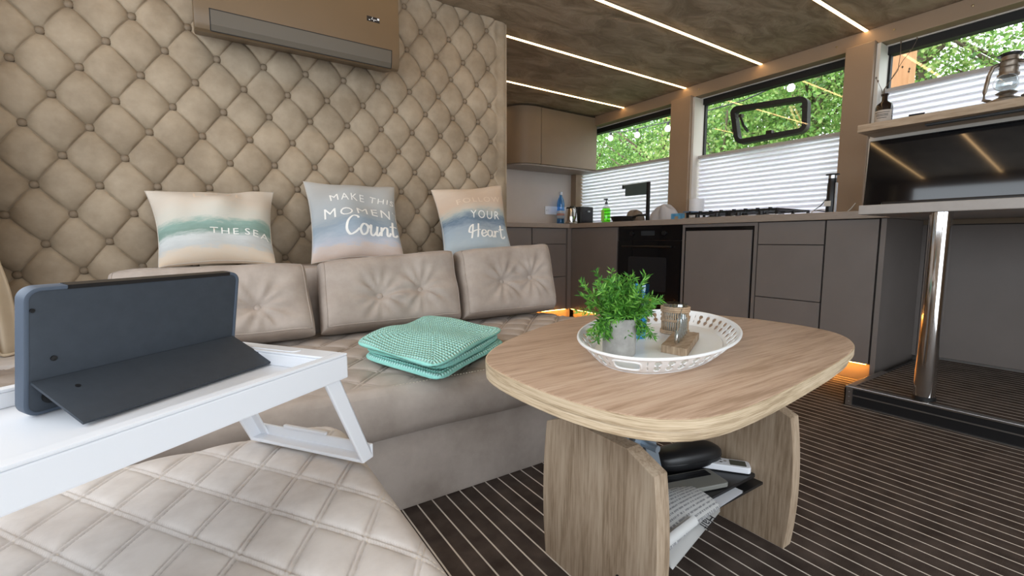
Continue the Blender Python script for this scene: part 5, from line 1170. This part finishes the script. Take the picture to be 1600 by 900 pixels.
# storm lantern
ln_p = onX(1571, 150, 3.02); ly = ln_p[1]; lx = 3.03
la = thing('storm_lantern', 'weathered metal storm lantern standing on the shelf', 'lantern', (lx, ly, SHZ))
M_old = mat('weathered_tin', (.34, .31, .27), .42, .75, c2=(.20, .14, .09), scale=24)
link('tank', MB().lathe([(.001, 0), (.062, 0), (.064, .006), (.060, .022), (.040, .032), (.026, .036), (.022, .050), (.001, .050)], (lx, ly, SHZ), 28), M_old, la, True)
link('burner_plate', MB().lathe([(.001, .049), (.030, .049), (.036, .054), (.030, .060), (.012, .066), (.001, .068)], (lx, ly, SHZ), 24), M_old, la, True)
link('globe', MB().lathe([(.020, .060), (.034, .074), (.038, .095), (.033, .117), (.024, .130), (.0228, .130), (.031, .116), (.0365, .095), (.0325, .075), (.019, .061)], (lx, ly, SHZ), 28), M_clear, la, True)
link('chimney', MB().lathe([(.001, .128), (.036, .128), (.036, .136), (.031, .138), (.031, .160), (.034, .164), (.030, .168), (.030, .186), (.033, .190), (.029, .194), (.029, .212), (.001, .213)], (lx, ly, SHZ), 26), M_old, la, True)
link('cap', MB().lathe([(.040, .214), (.042, .219), (.030, .226), (.001, .230)], (lx, ly, SHZ), 26).lathe([(.001, .2135), (.040, .214)], (lx, ly, SHZ), 26), M_black, la, True)
for s in (-1, 1):
    P = [(lx, ly + s * .048, SHZ + .028), (lx, ly + s * .072, SHZ + .040), (lx, ly + s * .071, SHZ + .075), (lx, ly + s * .062, SHZ + .145), (lx, ly + s * .050, SHZ + .180), (lx, ly + s * .030, SHZ + .186)]
    link('side_tube', MB().tube(P, .008, 10), M_old, la, 'all')
link('wire_guard', MB().tube([(lx - .034, ly + .040 * math.cos(a), SHZ + .095 + .036 * math.sin(a)) for a in np.linspace(0, 2 * PI, 24, endpoint=False)], .0013, 6, True), M_steel, la, 'all')
link('carry_handle', MB().tube([(lx + .06 * math.sin(.9) * math.sin(a) + .005, ly + .066 * math.cos(a), SHZ + .175 + .055 * math.sin(a) * .4) for a in np.linspace(0, PI, 20)], .0018, 6), M_steel, la, 'all')

# ------------------------------------------------------------------ gathered curtain at the sofa end
cu = thing('gathered_curtain', 'cream curtain gathered at the far end of the sofa', 'curtain', (-.64, 2.18, .38))
nz_, nk = 40, 60; P = np.zeros((nz_, nk, 3))
cp = sorted([tuple(onY(x, y, 2.12)[[2, 0]]) for x, y in ((36, 570), (33, 548), (27, 510), (19, 465), (8, 430), (0, 412), (-14, 370))]); CZs, CXs = [p[0] for p in cp] + [1.93], [p[1] for p in cp] + [-.70]
for i in range(nz_):
    z = .385 + (1.93 - .385) * i / (nz_ - 1)
    xr = np.interp(z, CZs, CXs)
    for k in range(nk):
        s = k / (nk - 1); P[i, k] = (XL + .012 + (xr - XL - .012) * s, 2.10 + .028 * math.sin(s * 26 + .6 * math.sin(z * 3)) * (.5 + .5 * s) + .06 * (1 - s) , z)
c_ = link('cloth', MB().grid(P), M_cream_cloth, cu, 'open'); so = c_.modifiers.new('thickness', 'SOLIDIFY'); so.thickness = .004
link('hem', MB().tube([tuple(P[0, k]) for k in range(0, nk, 2)], .005, 6), M_cream_cloth, cu, 'all')

# ================================================================== outside
struct(link('ground_outside', MB().box((XW + .3, -14, -.75), (40, 30, -.70)), M_grass), 'grass outside the windows')
def tree(label, x, y, rx, ry, rz, zc, n, m, seed, gaps=0.0, leaf=(.04, .07)):
    r_ = np.random.default_rng(seed); t = thing('garden_tree', label, 'tree', (x, y, -.70), group='trees outside the windows')
    tk = MB().tube([(x + .05 * math.sin(k + seed), y + .06 * math.cos(1.3 * k + seed), -.70 + (zc + rz * .5 + .7) * k / 6) for k in range(7)], [.11 - .012 * k for k in range(7)], 10)
    for k in range(9):
        a = r_.uniform(0, 2 * PI); z = zc + r_.uniform(-.6, .4) * rz
        tk.tube([(x, y, z - .3), (x + rx * .45 * math.cos(a), y + ry * .45 * math.sin(a), z + .1), (x + rx * .85 * math.cos(a), y + ry * .85 * math.sin(a), z + .45)], [.035, .02, .008], 6)
    link('trunk', tk, M_bark, t, 'all')
    # leaves gather in clumps through the crown
    nc = 90; cl = r_.normal(0, 1, (nc, 3)); cl /= np.linalg.norm(cl, axis=1, keepdims=True); cl *= r_.uniform(.25, 1, (nc, 1)) ** .6
    cc = cl * np.array((rx, ry, rz)) + np.array((x, y, zc)); ci = r_.integers(0, nc, n); c = cc[ci] + r_.normal(0, 1, (n, 3)) * np.array((.24, .26, .22)) * (1 - gaps)
    d = r_.normal(0, 1, (n, 3)); d[:, 2] -= .3; d /= np.linalg.norm(d, axis=1, keepdims=True); w = np.cross(d, r_.normal(0, 1, (n, 3))); w /= np.linalg.norm(w, axis=1, keepdims=True)
    l = r_.uniform(*leaf, (n, 1)); V = np.stack([c, c + d * l * .5 + w * l * .28, c + d * l, c + d * l * .5 - w * l * .28], 1).reshape(-1, 3)
    mb = MB(); mb.v = V.tolist(); mb.f = [(4 * k, 4 * k + 1, 4 * k + 2, 4 * k + 3) for k in range(n)]
    o = link('foliage', mb, m, t, 'open'); o['kind'] = 'stuff'
tree('dense leafy tree outside the window behind the kettle', 6.4, 6.9, 1.1, 1.2, 1.3, 2.2, 13000, M_leaf, 31)
tree('broad green tree outside between the kettle and tap', 6.6, 5.2, 1.1, 1.2, 1.3, 2.3, 13000, M_leaf, 32)
tree('bright green tree outside beside the farther pillar', 6.2, 3.9, 1.0, 1.1, 1.25, 2.2, 13000, M_leaf2, 33)
tree('bushy tree outside behind the vent window', 6.5, 2.9, 1.0, 1.0, 1.3, 2.3, 13000, M_leaf, 34)
tree('yellow-green tree outside next to the lantern shelf pillar', 6.9, 2.0, 1.0, .9, 1.3, 2.6, 10000, M_leaf2, 35)
tree('sparse tree outside letting sky through behind the timber post', 7.2, 1.1, 1.0, 1.0, 1.5, 2.9, 4600, M_leaf, 36, .1)
tree('loose leafy tree outside above the lantern', 6.2, .35, .9, .8, 1.2, 2.75, 5200, M_leaf, 37, .1)
tree('tall tree far outside behind the other trees', 9.2, 4.6, 1.5, 2.0, 1.8, 3.6, 8000, M_leaf2, 38, 0, (.08, .13))
tree('tall dark tree far outside beyond the kitchen corner', 9.4, 8.2, 1.5, 2.0, 1.9, 3.4, 8000, M_leaf, 39, 0, (.08, .13))
post = tag(link('timber_post', MB().box((4.56, 1.36, -.70), (4.70, 1.47, 2.75)), M_timber, None, bevel=.006), 'orange timber post standing outside behind the twigs', 'post')
fs = thing('festoon_lights', 'string of white globe bulbs hanging outside the windows', 'string lights', (4.6, 3.2, 2.3))
bl = [onX(x, y, 4.6) for x, y in ((954, 216), (995.6, 211), (1043.6, 201), (1098, 186), (1236, 137))]
cab = [(4.6, 5.4, 2.35)] 
for i, q in enumerate(bl):
    cab.append((4.6, q[1], q[2] + .075))
    if i < len(bl) - 1: cab.append((4.6, (q[1] + bl[i + 1][1]) / 2, min(q[2], bl[i + 1][2]) + .085))
cab += [(4.6, 1.482, 2.40)]
link('cable', MB().tube(cab, .006, 6), M_black, fs, 'all')
for q in bl:
    b_ = link('bulb', MB().lathe([(.001, -.036), (.022, -.030), (.034, -.008), (.033, .010), (.020, .028), (.014, .036), (.001, .036)], q, 18), M_bulb, fs, 'all')
    link('socket', MB().lathe([(.015, .034), (.016, .070), (.001, .072)], q, 12).lathe([(.001, .034), (.015, .034)], q, 12), M_black, b_)
